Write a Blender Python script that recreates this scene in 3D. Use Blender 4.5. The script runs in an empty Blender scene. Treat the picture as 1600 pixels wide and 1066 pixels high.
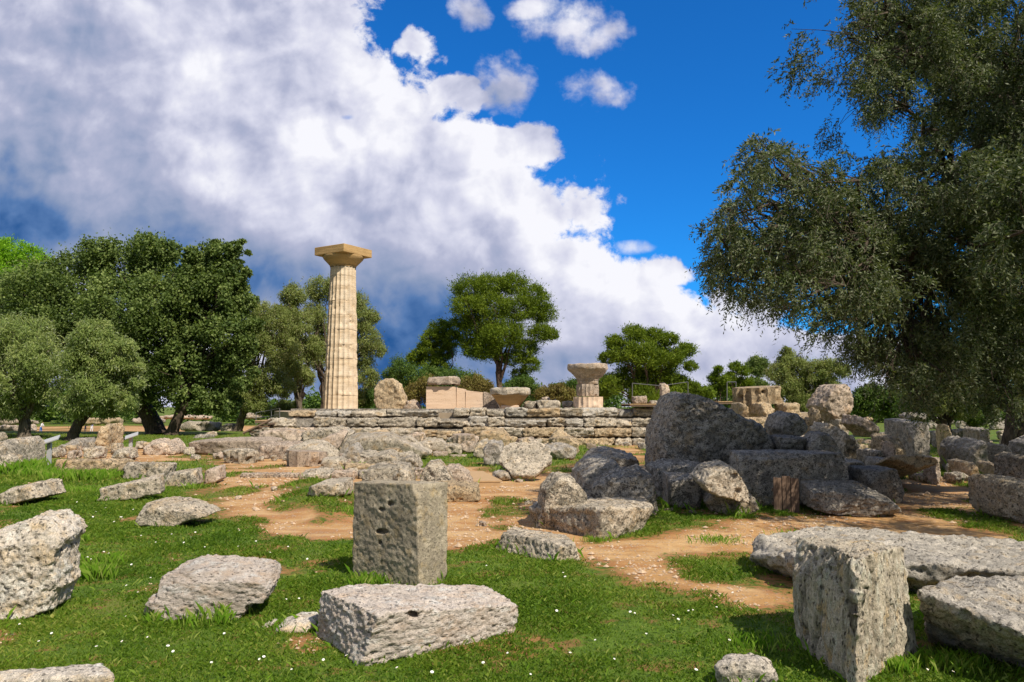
import bpy, bmesh, math, random
import numpy as np
from mathutils import Vector, Matrix, Euler

# ------------------------------------------------------------ camera, sky, sun, exposure
S = bpy.context.scene
COL = S.collection
EYE = 1.65; F = 1200.0; PITCH = math.atan(102 / 1200.0)
cam_d = bpy.data.cameras.new("camera"); cam = bpy.data.objects.new("camera", cam_d); COL.objects.link(cam)
cam.location = (0, 0, EYE); cam.rotation_euler = (math.pi / 2 + PITCH, 0, 0)
cam_d.sensor_width = 36; cam_d.lens = 27.0; cam_d.clip_start = 0.1; cam_d.clip_end = 6000
S.camera = cam
S.view_settings.view_transform = 'Standard'; S.view_settings.look = 'None'
S.view_settings.exposure = 0.2; S.view_settings.gamma = 1.0
S.view_settings.use_curve_mapping = False
SUN_AZ = math.radians(-50); SUN_EL = math.radians(48)
sdir = Vector((math.cos(SUN_AZ) * math.cos(SUN_EL), math.sin(SUN_AZ) * math.cos(SUN_EL), math.sin(SUN_EL)))
sd = bpy.data.lights.new("sun", 'SUN'); sd.energy = 5.0; sd.angle = math.radians(0.5); sd.color = (1.0, 0.915, 0.79)
sun = bpy.data.objects.new("sun", sd); COL.objects.link(sun)
sun.rotation_euler = sdir.to_track_quat('Z', 'Y').to_euler(); sun.location = sdir * 60

class NT:
    """tiny helper for node maths"""
    def __init__(s, tree): s.t = tree
    def n(s, typ, **kw):
        x = s.t.nodes.new(typ)
        for k, v in kw.items(): setattr(x, k, v)
        return x
    def put(s, sock, v):
        if isinstance(v, bpy.types.NodeSocket): s.t.links.new(v, sock)
        elif v is not None: sock.default_value = v
    def m(s, op, a, b=None, c=None, clamp=False):
        x = s.n('ShaderNodeMath', operation=op, use_clamp=clamp)
        for i, v in enumerate((a, b, c)): s.put(x.inputs[i], v)
        return x.outputs[0]
    def vm(s, op, a, b=None):
        x = s.n('ShaderNodeVectorMath', operation=op); s.put(x.inputs[0], a)
        if b is not None:
            s.put(x.inputs[3 if op == 'SCALE' else 1], b)
        return x.outputs[0]
    def mix(s, f, a, b, mode='MIX'):
        x = s.n('ShaderNodeMix', data_type='RGBA', blend_type=mode)
        s.put(x.inputs[0], f); s.put(x.inputs[6], a); s.put(x.inputs[7], b)
        return x.outputs[2]
    def ss(s, v, lo, hi, a=0.0, b=1.0):
        x = s.n('ShaderNodeMapRange', interpolation_type='SMOOTHSTEP')
        s.put(x.inputs[0], v); s.put(x.inputs[1], lo); s.put(x.inputs[2], hi); s.put(x.inputs[3], a); s.put(x.inputs[4], b)
        return x.outputs[0]
    def noise(s, vec, scale, detail=4, rough=.55, dist=0.0):
        x = s.n('ShaderNodeTexNoise'); s.put(x.inputs['Vector'], vec)
        x.inputs['Scale'].default_value = scale; x.inputs['Detail'].default_value = detail
        x.inputs['Roughness'].default_value = rough; x.inputs['Distortion'].default_value = dist
        return x.outputs[0]
    def voro(s, vec, scale, feature='F1', out=0):
        x = s.n('ShaderNodeTexVoronoi', feature=feature); s.put(x.inputs['Vector'], vec)
        x.inputs['Scale'].default_value = scale
        return x.outputs[out]

def rgb(r, g, b): return (r, g, b, 1.0)

def duv(px, py):
    """direction of a point of the sky as (x/y, z/y)"""
    a, b = (px - 800) / F, (533 - py) / F
    c, s_ = math.cos(PITCH), math.sin(PITCH)
    fy, fz = c - b * s_, s_ + b * c
    return a / fy, fz / fy

W = bpy.data.worlds.new("World"); S.world = W; W.use_nodes = True
wt = W.node_tree; wt.nodes.clear(); N = NT(wt)
sky = N.n('ShaderNodeTexSky', sky_type='NISHITA'); sky.sun_disc = False
sky.sun_elevation = SUN_EL; sky.sun_rotation = math.pi / 2 - SUN_AZ
sky.altitude = 0; sky.air_density = 1.0; sky.dust_density = 0.3; sky.ozone_density = 3.0
tc = N.n('ShaderNodeTexCoord'); D_ = tc.outputs['Generated']
sp = N.n('ShaderNodeSeparateXYZ'); wt.links.new(D_, sp.inputs[0])
yy = N.m('MAXIMUM', sp.outputs[1], 0.08)
U = N.m('DIVIDE', sp.outputs[0], yy); V = N.m('DIVIDE', sp.outputs[2], yy)
cmb = N.n('ShaderNodeCombineXYZ'); N.put(cmb.inputs[0], U); N.put(cmb.inputs[1], V); UV = cmb.outputs[0]
def nrm(v): return N.m('SUBTRACT', v, 0.5)
big = nrm(N.noise(UV, 3.2, 8, .6)); fine = nrm(N.noise(UV, 11.0, 8, .62, .3))
wisp = N.m('ADD', N.m('MULTIPLY', big, .46), N.m('MULTIPLY', fine, .30))
puff = N.m('ADD', N.m('MULTIPLY', nrm(N.noise(UV, 9.0, 8, .58, .2)), 5.0), N.m('MULTIPLY', nrm(N.noise(UV, 26.0, 6, .6)), 2.2))
# outline of the cloud bank: right edge against height
edge = [(-60, 560), (0, 590), (60, 640), (120, 680), (160, 742), (186, 735), (205, 850), (235, 872), (280, 858), (305, 900), (345, 935), (372, 925),
        (395, 960), (425, 1040), (450, 1110), (480, 1180), (510, 1270), (545, 1420), (600, 1500)]
fc = N.n('ShaderNodeFloatCurve')
v_lo, v_hi = duv(800, 635)[1], duv(800, -60)[1]
N.put(fc.inputs['Value'], N.m('DIVIDE', N.m('SUBTRACT', V, v_lo), v_hi - v_lo))
cv = fc.mapping.curves[0]; pts = []
for py, px in edge:
    u, v = duv(px, py); pts.append(((duv(800, py)[1] - v_lo) / (v_hi - v_lo), (u + .5) / 1.5))
pts.sort(); pts = [(min(max(a, 0), 1), b) for a, b in pts]
cv.points[0].location = (0, pts[0][1]); cv.points[1].location = (1, pts[-1][1])
for a, b in pts[1:-1]: cv.points.new(a, b)
fc.mapping.update()
E = N.m('SUBTRACT', N.m('MULTIPLY', fc.outputs[0], 1.5), .5)
bank = N.ss(N.m('ADD', N.m('SUBTRACT', E, U), wisp), -.008, .03)
def blob(px, py, rx, ry):
    u, v = duv(px, py)
    a = N.m('DIVIDE', N.m('SUBTRACT', U, u), rx / F); b = N.m('DIVIDE', N.m('SUBTRACT', V, v), ry / F)
    return N.m('ADD', N.m('MULTIPLY', a, a), N.m('MULTIPLY', b, b))
def gauss(px, py, rx, ry, k=1.0):
    return N.m('MULTIPLY', N.m('EXPONENT', N.m('MULTIPLY', blob(px, py, rx, ry), -1.0)), k)
mask = bank
for px, py, rx, ry in ((655, 75, 42, 46), (712, 150, 50, 34), (838, 222, 52, 36), (885, 320, 60, 42), (1000, 430, 70, 32), (760, 225, 60, 40), (1150, 495, 80, 36)):
    q = N.m('ADD', N.m('SUBTRACT', 1.0, blob(px, py, rx, ry)), puff)
    mask = N.m('MAXIMUM', mask, N.ss(q, -.1, .5))
for px, py, rx, ry, soft in ((733, 18, 34, 36, .5), (905, 38, 88, 48, .45), (845, 12, 60, 25, .5), (792, 128, 46, 56, .45), (925, 140, 62, 32, .5), (800, 235, 60, 24, .6),
                             (985, 388, 34, 13, .7), (765, 160, 30, 14, .7)):
    q = N.m('ADD', N.m('SUBTRACT', 1.0, blob(px, py, rx, ry)), puff)
    mask = N.m('MAXIMUM', mask, N.ss(q, -.2, soft * 2.6))
# the low band of haze-white cloud along the horizon on the right
mask = N.m('MAXIMUM', mask, N.ss(N.m('ADD', N.m('MULTIPLY', wisp, .6), N.m('SUBTRACT', duv(800, 560)[1], V)), -.02, .07, 0, .55))
hole = N.m('ADD', gauss(540, 183, 16, 8, 1.1), gauss(1340, 575, 110, 45, .9))
mask = N.m('MULTIPLY', mask, N.m('SUBTRACT', 1.0, N.ss(N.m('ADD', hole, N.m('MULTIPLY', puff, .5)), .7, 1.5)))
# shading inside the cloud
off = N.vm('ADD', UV, (.035, .03, 0))
relief = N.m('SUBTRACT', N.noise(UV, 5.5, 6, .5, .25), N.noise(off, 5.5, 6, .5, .25))
relief2 = N.m('SUBTRACT', N.noise(UV, 15, 5, .5, .3), N.noise(N.vm('ADD', UV, (.012, .012, 0)), 15, 5, .5, .3))
dark = 0.0
for g in ((20, 350, 170, 60, 1.0), (660, 520, 130, 95, 1.15), (470, 440, 120, 60, .6), (330, 360, 90, 45, .25), (130, 60, 200, 90, .26), (330, 230, 160, 60, .16), (733, 30, 30, 20, .2), (792, 145, 40, 34, .22), (925, 150, 50, 20, .2), (905, 60, 80, 26, .2), (10, 240, 90, 90, .35),
          (660, 620, 220, 50, .8), (420, 260, 120, 40, .08), (250, 440, 160, 60, .8), (640, 265, 70, 30, .12), (1180, 560, 200, 28, .3), (900, 560, 90, 22, .4),
          (960, 470, 60, 16, .15), (160, 260, 160, 70, .22), (880, 80, 70, 16, .15), (560, 330, 130, 40, .16)):
    dark = N.m('ADD', dark, gauss(*g))
dark = N.m('ADD', dark, N.m('ADD', N.m('MULTIPLY', relief, -1.6), N.m('ADD', N.m('MULTIPLY', relief2, -.85), N.m('MULTIPLY', N.m('SUBTRACT', N.noise(UV, 38, 4, .5, .3), N.noise(N.vm('ADD', UV, (.005, .005, 0)), 38, 4, .5, .3)), -.12))))
dark = N.m('ADD', dark, N.m('MULTIPLY', nrm(N.noise(UV, 4.2, 4, .5)), .75))
for g in ((520, 215, 90, 60, .25), (740, 270, 110, 60, .22), (890, 370, 80, 60, .2), (600, 110, 60, 90, .12), (960, 450, 140, 40, .2), (300, 110, 80, 60, .12)):
    dark = N.m('SUBTRACT', dark, gauss(*g))
cr = N.n('ShaderNodeValToRGB'); N.put(cr.inputs[0], N.m('MULTIPLY', N.m('ADD', dark, .25), .72, clamp=True))
el = cr.color_ramp.elements
el[0].position = 0.0; el[0].color = rgb(.82, .82, .87); el[1].position = 1.0; el[1].color = rgb(.018, .085, .26)
for p, c in ((.18, rgb(.60, .61, .73)), (.36, rgb(.39, .415, .56)), (.58, rgb(.235, .295, .45)), (.8, rgb(.085, .175, .38))):
    e = el.new(p); e.color = c
blue = N.mix(1.0, sky.outputs[0], rgb(.10, .72, 1.42), 'MULTIPLY')
# unseen grey cloud added behind the camera, toned to set the ambient light
STR = .1
front = N.ss(sp.outputs[1], .02, .25)
cl = N.vm('SCALE', cr.outputs[0], 1.0 / STR)
mback = N.ss(N.noise(D_, 2.2, 5, .55), .34, .5, .55, 1.0)
mask = N.m('ADD', N.m('MULTIPLY', mask, front), N.m('MULTIPLY', mback, N.m('SUBTRACT', 1.0, front)))
cl = N.mix(front, rgb(2.7, 3.1, 4.0), cl)
skyc = N.mix(mask, blue, cl)
bg = N.n('ShaderNodeBackground'); bg.inputs[1].default_value = STR; wt.links.new(skyc, bg.inputs[0])
wo = N.n('ShaderNodeOutputWorld'); wt.links.new(bg.outputs[0], wo.inputs[0])

# ------------------------------------------------------------ projection helpers
cP, sP = math.cos(PITCH), math.sin(PITCH)
def project(P):
    P = np.asarray(P, float); x = P[..., 0]; y = P[..., 1]; z = P[..., 2] - EYE
    f = y * cP + z * sP; u = z * cP - y * sP
    return 800 + F * x / f, 533 - F * u / f
def at(px, py, d):
    """world point seen at a pixel, d metres ahead"""
    u, v = duv(px, py); return Vector((u * d, d, EYE + v * d))
def gnd(px, py, z=0.0):
    u, v = duv(px, py); d = (z - EYE) / v; return Vector((u * d, d, z))

# ------------------------------------------------------------ numpy noise
def _h(i, j, k, s):
    n = (i * 374761393 + j * 668265263 + k * 2147483647 + s * 974711) & 0xffffffff
    n = ((n ^ (n >> 13)) * 1274126177) & 0xffffffff
    return ((n ^ (n >> 16)) & 0xffffff) / float(0xffffff) * 2 - 1
def vnoise(P, seed=0):
    P = np.asarray(P, float); I = np.floor(P).astype(np.int64); f = P - I; f = f * f * (3 - 2 * f)
    o = 0
    for a in (0, 1):
        for b in (0, 1):
            for c in (0, 1):
                w = (f[:, 0] if a else 1 - f[:, 0]) * (f[:, 1] if b else 1 - f[:, 1]) * (f[:, 2] if c else 1 - f[:, 2])
                o = o + w * _h(I[:, 0] + a, I[:, 1] + b, I[:, 2] + c, seed)
    return o
def fbm(P, octv=4, seed=0, gain=.5):
    o = 0; a = 1.0; P = np.asarray(P, float)
    for i in range(octv):
        o = o + a * vnoise(P * (2.03 ** i) + 17.3 * i, seed + i); a *= gain
    return o
def cell(P, seed=0):
    """F1 distance of jittered points"""
    P = np.asarray(P, float); I = np.floor(P).astype(np.int64); best = np.full(len(P), 9.0)
    for a in (-1, 0, 1):
        for b in (-1, 0, 1):
            for c in (-1, 0, 1):
                J = I + np.array([a, b, c])
                q = np.stack([J[:, k] + .5 + .5 * _h(J[:, 0], J[:, 1], J[:, 2], seed + 7 * k) for k in range(3)], 1)
                best = np.minimum(best, ((P - q) ** 2).sum(1))
    return np.sqrt(best)
def sstep(a, b, x):
    t = np.clip((x - a) / (b - a), 0, 1); return t * t * (3 - 2 * t)
def poly_sdf(x, y, poly):
    """signed distance to a polygon, negative inside"""
    n = len(poly); d = np.full(x.shape, 1e9); ins = np.zeros(x.shape, bool)
    for i in range(n):
        ax, ay = poly[i]; bx, by = poly[(i + 1) % n]; ex, ey = bx - ax, by - ay
        t = np.clip(((x - ax) * ex + (y - ay) * ey) / (ex * ex + ey * ey + 1e-9), 0, 1)
        d = np.minimum(d, np.hypot(x - ax - t * ex, y - ay - t * ey))
        if ay != by:
            c = ((ay > y) != (by > y)) & (x < ex * (y - ay) / (by - ay) + ax); ins ^= c
    return np.where(ins, -d, d)

# ------------------------------------------------------------ object helpers
def tag(o, label=None, cat=None, group=None, kind=None):
    if label: o["label"] = label
    if cat: o["category"] = cat
    if group: o["group"] = group
    if kind: o["kind"] = kind
    return o
def empty(name, loc, rz=0):
    o = bpy.data.objects.new(name, None); COL.objects.link(o); o.location = loc; o.rotation_euler = (0, 0, rz)
    o.empty_display_size = .3; return o
def link(name, me, mat, parent=None, loc=None):
    o = bpy.data.objects.new(name, me); COL.objects.link(o)
    if mat is not None:
        me.materials.clear(); me.materials.append(mat)
    if parent is not None: o.parent = parent
    if loc is not None: o.location = loc
    return o
def np_mesh(name, V_, Fc, smooth=False, attrs=None):
    me = bpy.data.meshes.new(name); V_ = np.ascontiguousarray(V_, np.float32); Fc = np.ascontiguousarray(Fc, np.int32)
    n, k = Fc.shape
    me.vertices.add(len(V_)); me.vertices.foreach_set('co', V_.ravel())
    me.loops.add(n * k); me.loops.foreach_set('vertex_index', Fc.ravel())
    me.polygons.add(n); me.polygons.foreach_set('loop_start', np.arange(0, n * k, k, dtype=np.int32))
    me.polygons.foreach_set('use_smooth', np.full(n, smooth))
    for an, av in (attrs or {}).items():
        a = me.attributes.new(an, 'FLOAT', 'POINT'); a.data.foreach_set('value', np.ascontiguousarray(av, np.float32))
    me.update(calc_edges=True); return me
def bm_mesh(name, bm, smooth=False):
    me = bpy.data.meshes.new(name); bmesh.ops.recalc_face_normals(bm, faces=bm.faces[:]); bm.to_mesh(me); bm.free()
    if smooth: me.polygons.foreach_set('use_smooth', np.full(len(me.polygons), True))
    return me
def box(bm, x0, x1, y0, y1, z0, z1, M=None):
    vs = [bm.verts.new(Vector(p)) for p in ((x0, y0, z0), (x1, y0, z0), (x1, y1, z0), (x0, y1, z0), (x0, y0, z1), (x1, y0, z1), (x1, y1, z1), (x0, y1, z1))]
    if M is not None:
        for v in vs: v.co = M @ v.co
    for f in ((0, 3, 2, 1), (4, 5, 6, 7), (0, 1, 5, 4), (1, 2, 6, 5), (2, 3, 7, 6), (3, 0, 4, 7)): bm.faces.new([vs[i] for i in f])
def tube(pts, rad, seg=8):
    """vertices and quads of a tapered tube"""
    pts = [Vector(p) for p in pts]; V_ = []; Fc = []
    up = Vector((.13, .21, 1)).normalized()
    for i, p in enumerate(pts):
        t = (pts[min(i + 1, len(pts) - 1)] - pts[max(i - 1, 0)]).normalized()
        a = t.cross(up)
        if a.length < 1e-3: a = t.cross(Vector((1, 0, 0)))
        a.normalize(); b = t.cross(a); r = rad[i] if hasattr(rad, '__len__') else rad
        for k in range(seg):
            w = 2 * math.pi * k / seg; V_.append(p + (a * math.cos(w) + b * math.sin(w)) * r)
    for i in range(len(pts) - 1):
        for k in range(seg):
            q = i * seg; Fc.append((q + k, q + (k + 1) % seg, q + seg + (k + 1) % seg, q + seg + k))
    return V_, Fc
def tubes_mesh(name, lst, seg=8):
    V_ = []; Fc = []
    for pts, rad in lst:
        v, f = tube(pts, rad, seg); o = len(V_); V_ += [tuple(q) for q in v]; Fc += [tuple(i + o for i in q) for q in f]
    return np_mesh(name, np.array(V_), np.array(Fc), True)

# ------------------------------------------------------------ materials
def newmat(name):
    m = bpy.data.materials.new(name); m.use_nodes = True; m.node_tree.nodes.clear(); n = NT(m.node_tree)
    out = n.n('ShaderNodeOutputMaterial'); b = n.n('ShaderNodeBsdfPrincipled'); m.node_tree.links.new(b.outputs[0], out.inputs[0])
    b.inputs['Roughness'].default_value = .9
    if 'Specular IOR Level' in b.inputs: b.inputs['Specular IOR Level'].default_value = .2
    return m, n, b
def bump(n, b, h, strength, dist):
    x = n.n('ShaderNodeBump'); x.inputs['Strength'].default_value = strength; x.inputs['Distance'].default_value = dist
    n.put(x.inputs['Height'], h); n.put(b.inputs['Normal'], x.outputs[0])
def stone_mat(name, pale, mid, dark, stain, lichen=.5, speck=.5, scale=1.0, pit=1.0, strat=(1, 1, 1), streak=0.0):
    m, n, b = newmat(name)
    t = n.n('ShaderNodeTexCoord'); oi = n.n('ShaderNodeObjectInfo')
    rv = n.m('FRACT', n.m('MULTIPLY', oi.outputs['Random'], 7.31)); rw = n.m('FRACT', n.m('MULTIPLY', oi.outputs['Random'], 13.7))
    P = n.vm('ADD', t.outputs['Object'], n.vm('SCALE', (13.1, 7.7, 3.9), n.m('MULTIPLY', oi.outputs['Random'], 9.0)))
    P = n.vm('MULTIPLY', P, tuple(strat)); P0 = P
    wn = n.n('ShaderNodeTexNoise'); n.put(wn.inputs['Vector'], P); wn.inputs['Scale'].default_value = 11 * scale; wn.inputs['Detail'].default_value = 4
    PW = n.vm('ADD', P, n.vm('SCALE', n.vm('SUBTRACT', wn.outputs[1], (.5, .5, .5)), .11 / scale))
    big = n.noise(P, 2.1 * scale, 5, .6); med = n.noise(P, 9 * scale, 6, .65); fin = n.noise(P, 46 * scale, 5, .7)
    c = n.mix(n.ss(big, .35, .68), rgb(*mid), rgb(*pale))
    c = n.mix(n.m('MULTIPLY', n.ss(n.noise(n.vm('ADD', P, (5, 2, 8)), 3.4 * scale, 4, .6), n.m('ADD', .42, n.m('MULTIPLY', rw, .16)), .68), .8), c, rgb(*stain))
    blo = n.noise(n.vm('ADD', P, (7, 1, 4)), 5.0, 6, .72)
    c = n.mix(n.m('MULTIPLY', n.ss(blo, .53, .60), .55), c, rgb(*[min(q * 1.28, .8) for q in pale]))
    li = n.m('MULTIPLY', n.ss(n.m('ADD', med, n.m('MULTIPLY', n.m('SUBTRACT', fin, .5), 1.1)), .49, .57), n.m('MULTIPLY', n.m('ADD', .55, n.m('MULTIPLY', rv, .75)), lichen, clamp=True))
    c = n.mix(li, c, rgb(*dark))
    cru = n.noise(n.vm('ADD', P, (21, 4, 9)), 1.5 * scale, 6, .68); c = n.mix(n.m('MULTIPLY', n.ss(cru, .56, .64), n.m('MULTIPLY', lichen, .75)), c, rgb(*[q * 1.35 for q in dark]))
    # lichen rosettes and crumbling grains, both pale
    vo = n.voro(PW, 34 * scale); c = n.mix(n.m('MULTIPLY', n.ss(vo, .30, .16), speck * .5), c, rgb(*[min(q * 1.5, .75) for q in pale]))
    vp = n.voro(n.vm('ADD', PW, (3, 3, 3)), 15 * scale)
    pits = n.m('MULTIPLY', n.ss(n.m('ADD', vp, n.m('MULTIPLY', n.m('SUBTRACT', fin, .5), .5)), .30, .16), pit)
    c = n.mix(n.m('MULTIPLY', pits, .8), c, rgb(*[q * .5 for q in dark]))
    v3 = n.voro(n.vm('ADD', PW, (1, 5, 2)), 58 * scale); c = n.mix(n.m('MULTIPLY', n.ss(n.m('ADD', v3, n.m('MULTIPLY', n.m('SUBTRACT', med, .5), .9)), .26, .14), .7 * pit), c, rgb(*[q * .7 for q in dark]))
    if streak:
        st = n.noise(n.vm('MULTIPLY', t.outputs['Object'], (9, 9, .8)), 1.0, 5, .6)
        c = n.mix(n.m('MULTIPLY', n.ss(st, .5, .68), streak), c, rgb(*[q * .6 for q in dark]))
    c = n.mix(n.m('MULTIPLY', n.ss(fin, .4, .62), .35), c, rgb(*[q * .6 for q in mid]))
    hv = n.n('ShaderNodeHueSaturation'); n.put(hv.inputs['Color'], c); n.put(hv.inputs['Value'], n.m('ADD', .88, n.m('MULTIPLY', oi.outputs['Random'], .26)))
    n.put(b.inputs['Base Color'], hv.outputs[0])
    h = n.m('ADD', n.m('ADD', n.m('MULTIPLY', med, .9), n.m('MULTIPLY', fin, .8)), n.m('MULTIPLY', pits, -.6))
    bump(n, b, h, 1.0, .034 / scale); return m
M = {}
M['grey'] = stone_mat('grey_limestone', (.62, .53, .41), (.44, .38, .29), (.10, .09, .07), (.50, .35, .18), .78, .7)
M['near'] = stone_mat('pitted_limestone', (.78, .69, .57), (.62, .55, .45), (.17, .155, .13), (.68, .50, .28), .5, .5, 1.6)
M['layer'] = stone_mat('layered_limestone', (.78, .68, .58), (.64, .555, .47), (.17, .15, .13), (.60, .45, .32), .42, .4, 1.6, .8, (1, 1, 2.6))
M['column_vein'] = stone_mat('veined_limestone', (.78, .68, .51), (.62, .53, .40), (.17, .15, .115), (.78, .53, .23), .42, .4, 1.5, 1.0, (1.6, 1.6, .8))
M['rough'] = stone_mat('rough_grey_limestone', (.60, .54, .45), (.44, .40, .335), (.12, .112, .095), (.52, .39, .23), .62, .6, 1.5)
M['dark'] = stone_mat('shade_toned_lichened_limestone', (.50, .45, .375), (.34, .305, .255), (.09, .083, .07), (.38, .28, .16), .75, .7, 1.2)  # lichen-dark tone, also carrying painted-in shade for the stones under the olive
M['block'] = stone_mat('weathered_shelly_limestone', (.50, .43, .31), (.37, .315, .225), (.115, .10, .08), (.48, .36, .19), .6, .8, 2.4, .6, (1, 1, 1), .35)
M['ochre'] = stone_mat('ochre_conglomerate', (.62, .475, .30), (.46, .345, .215), (.115, .095, .065), (.56, .36, .17), .72, .7)
M['pink'] = stone_mat('pinkish_limestone', (.62, .495, .385), (.46, .365, .275), (.12, .10, .08), (.50, .33, .19), .68, .6)
def course_mat(name, a, b_, c_, joint):
    m, n, b = newmat(name)
    t = n.n('ShaderNodeTexCoord'); P = t.outputs['Object']
    lay = n.noise(n.vm('MULTIPLY', P, (.5, .5, 4.5)), 1.0, 6, .65); big = n.noise(P, .8, 4, .6); fin = n.noise(P, 18, 5, .7)
    c = n.mix(n.ss(lay, .38, .62), rgb(*a), rgb(*b_)); c = n.mix(n.m('MULTIPLY', n.ss(big, .5, .7), .5), c, rgb(*c_))
    c = n.mix(n.m('MULTIPLY', n.ss(lay, .60, .66), .45), c, rgb(*joint)); c = n.mix(n.m('MULTIPLY', n.ss(fin, .52, .66), .4), c, rgb(*[q * .6 for q in b_]))
    pt = n.ss(n.voro(n.vm('MULTIPLY', P, (1, 1, 3)), 5.0), .16, .08)
    c = n.mix(n.m('MULTIPLY', pt, .5), c, rgb(*[q * .4 for q in b_]))
    n.put(b.inputs['Base Color'], c); bump(n, b, n.m('ADD', fin, n.m('MULTIPLY', lay, 1.5)), .7, .03); return m
M['col'] = course_mat('restored_column_stone', (.67, .535, .37), (.51, .39, .255), (.76, .67, .54), (.20, .145, .09))
M['cap'] = course_mat('capital_stone', (.50, .32, .14), (.38, .24, .10), (.54, .37, .18), (.24, .15, .07))
M['cella'] = course_mat('dressed_pink_stone', (.70, .52, .37), (.63, .455, .31), (.72, .58, .45), (.46, .31, .20))

def simple(name, c, rough=.8, metal=0, vary=.25, sc=8.0, strat=(1, 1, 1)):
    m, n, b = newmat(name); t = n.n('ShaderNodeTexCoord')
    v = n.noise(n.vm('MULTIPLY', t.outputs['Object'], strat), sc, 4, .6)
    n.put(b.inputs['Base Color'], n.mix(v, rgb(*[q * (1 - vary) for q in c]), rgb(*[min(q * (1 + vary), 1) for q in c])))
    b.inputs['Roughness'].default_value = rough; b.inputs['Metallic'].default_value = metal
    bump(n, b, v, .3, .01); return m
M['wood'] = simple('weathered_wood', (.45, .30, .16), .85, 0, .35, 5, (1, 9, 9))
M['darkwood'] = simple('old_dark_wood', (.17, .115, .08), .9, 0, .5, 6, (8, 8, 1))
M['steel'] = simple('galvanised_steel', (.5, .5, .5), .45, .7, .15)
M['rail'] = simple('grey_painted_rail', (.13, .13, .125), .6, .1, .1)
M['panel'] = simple('pale_panel_board', (.42, .42, .42), .5, 0, .1)
M['petal'] = simple('white_petal', (.85, .85, .82), .7, 0, .04)
M['yolk'] = simple('yellow_flower_centre', (.75, .5, .04), .8, 0, .1)
M['skin'] = simple('skin', (.5, .3, .2), .6, 0, .05)
M['blue_cloth'] = simple('blue_cloth', (.04, .16, .5), .9, 0, .1); M['white_cloth'] = simple('white_cloth', (.75, .75, .78), .9, 0, .05)
M['dark_cloth'] = simple('dark_cloth', (.04, .045, .07), .9, 0, .1)
def bark(name, a, b_):
    m, n, b = newmat(name); t = n.n('ShaderNodeTexCoord'); v = n.noise(n.vm('MULTIPLY', t.outputs['Object'], (5, 5, 1.2)), 2.0, 7, .7)
    n.put(b.inputs['Base Color'], n.mix(n.ss(v, .35, .65), rgb(*a), rgb(*b_))); bump(n, b, v, 1.0, .06); return m
M['bark'] = bark('dark_bark', (.035, .027, .02), (.12, .09, .065)); M['bark_pine'] = bark('pine_bark', (.05, .035, .025), (.17, .11, .075))
M['bark_olive'] = bark('olive_bark', (.05, .04, .03), (.20, .16, .115))
M['bark_twig'] = bark('pale_twig', (.10, .085, .065), (.26, .22, .17))
def leaf_mat(name, c1, c2, c3, trans=.3, back=None, rough=.55):
    m, n, b = newmat(name); at_ = n.n('ShaderNodeAttribute', attribute_name='tint')
    cr = n.n('ShaderNodeValToRGB'); n.put(cr.inputs[0], at_.outputs['Fac']); e = cr.color_ramp.elements
    e[0].color = rgb(*c1); e[1].color = rgb(*c3); x = e.new(.5); x.color = rgb(*c2); c = cr.outputs[0]
    if back:
        g = n.n('ShaderNodeNewGeometry'); c = n.mix(g.outputs['Backfacing'], c, rgb(*back))
    n.put(b.inputs['Base Color'], c); b.inputs['Roughness'].default_value = rough
    tr = n.n('ShaderNodeBsdfTranslucent'); n.put(tr.inputs[0], n.mix(1.0, c, rgb(1.5, 1.6, .55), 'MULTIPLY'))
    mx = n.n('ShaderNodeMixShader'); mx.inputs[0].default_value = trans
    m.node_tree.links.new(b.outputs[0], mx.inputs[1]); m.node_tree.links.new(tr.outputs[0], mx.inputs[2])
    out = [q for q in m.node_tree.nodes if q.type == 'OUTPUT_MATERIAL'][0]; m.node_tree.links.new(mx.outputs[0], out.inputs[0]); return m
M['l_oak'] = leaf_mat('oak_leaves', (.045, .078, .016), (.11, .16, .036), (.26, .32, .10), .3)
M['l_olive'] = leaf_mat('sage_olive_leaves', (.10, .15, .035), (.20, .26, .07), (.36, .40, .14), .3, (.32, .36, .20))
M['l_olive2'] = leaf_mat('warm_olive_leaves', (.095, .13, .028), (.175, .22, .055), (.31, .34, .11), .3, (.28, .28, .13))
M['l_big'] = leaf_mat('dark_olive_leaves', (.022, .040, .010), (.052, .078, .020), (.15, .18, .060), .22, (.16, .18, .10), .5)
M['l_pine'] = leaf_mat('pine_needles', (.06, .10, .008), (.13, .185, .012), (.23, .29, .025), .3)
M['l_pine2'] = leaf_mat('bright_pine_needles', (.13, .27, .012), (.20, .39, .016), (.3, .5, .03), .3)
M['l_brown'] = leaf_mat('autumn_shrub_leaves', (.10, .075, .025), (.19, .15, .04), (.22, .22, .05), .25)
M['l_shrub'] = leaf_mat('shrub_leaves', (.038, .08, .014), (.085, .145, .024), (.16, .225, .045), .3)
M['grass'] = leaf_mat('grass_blades', (.055, .12, .008), (.125, .205, .014), (.31, .31, .07), .3, None, .6)
M['tallgrass'] = leaf_mat('tall_grass_blades', (.09, .20, .012), (.16, .30, .02), (.34, .38, .10), .35, None, .6)
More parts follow.
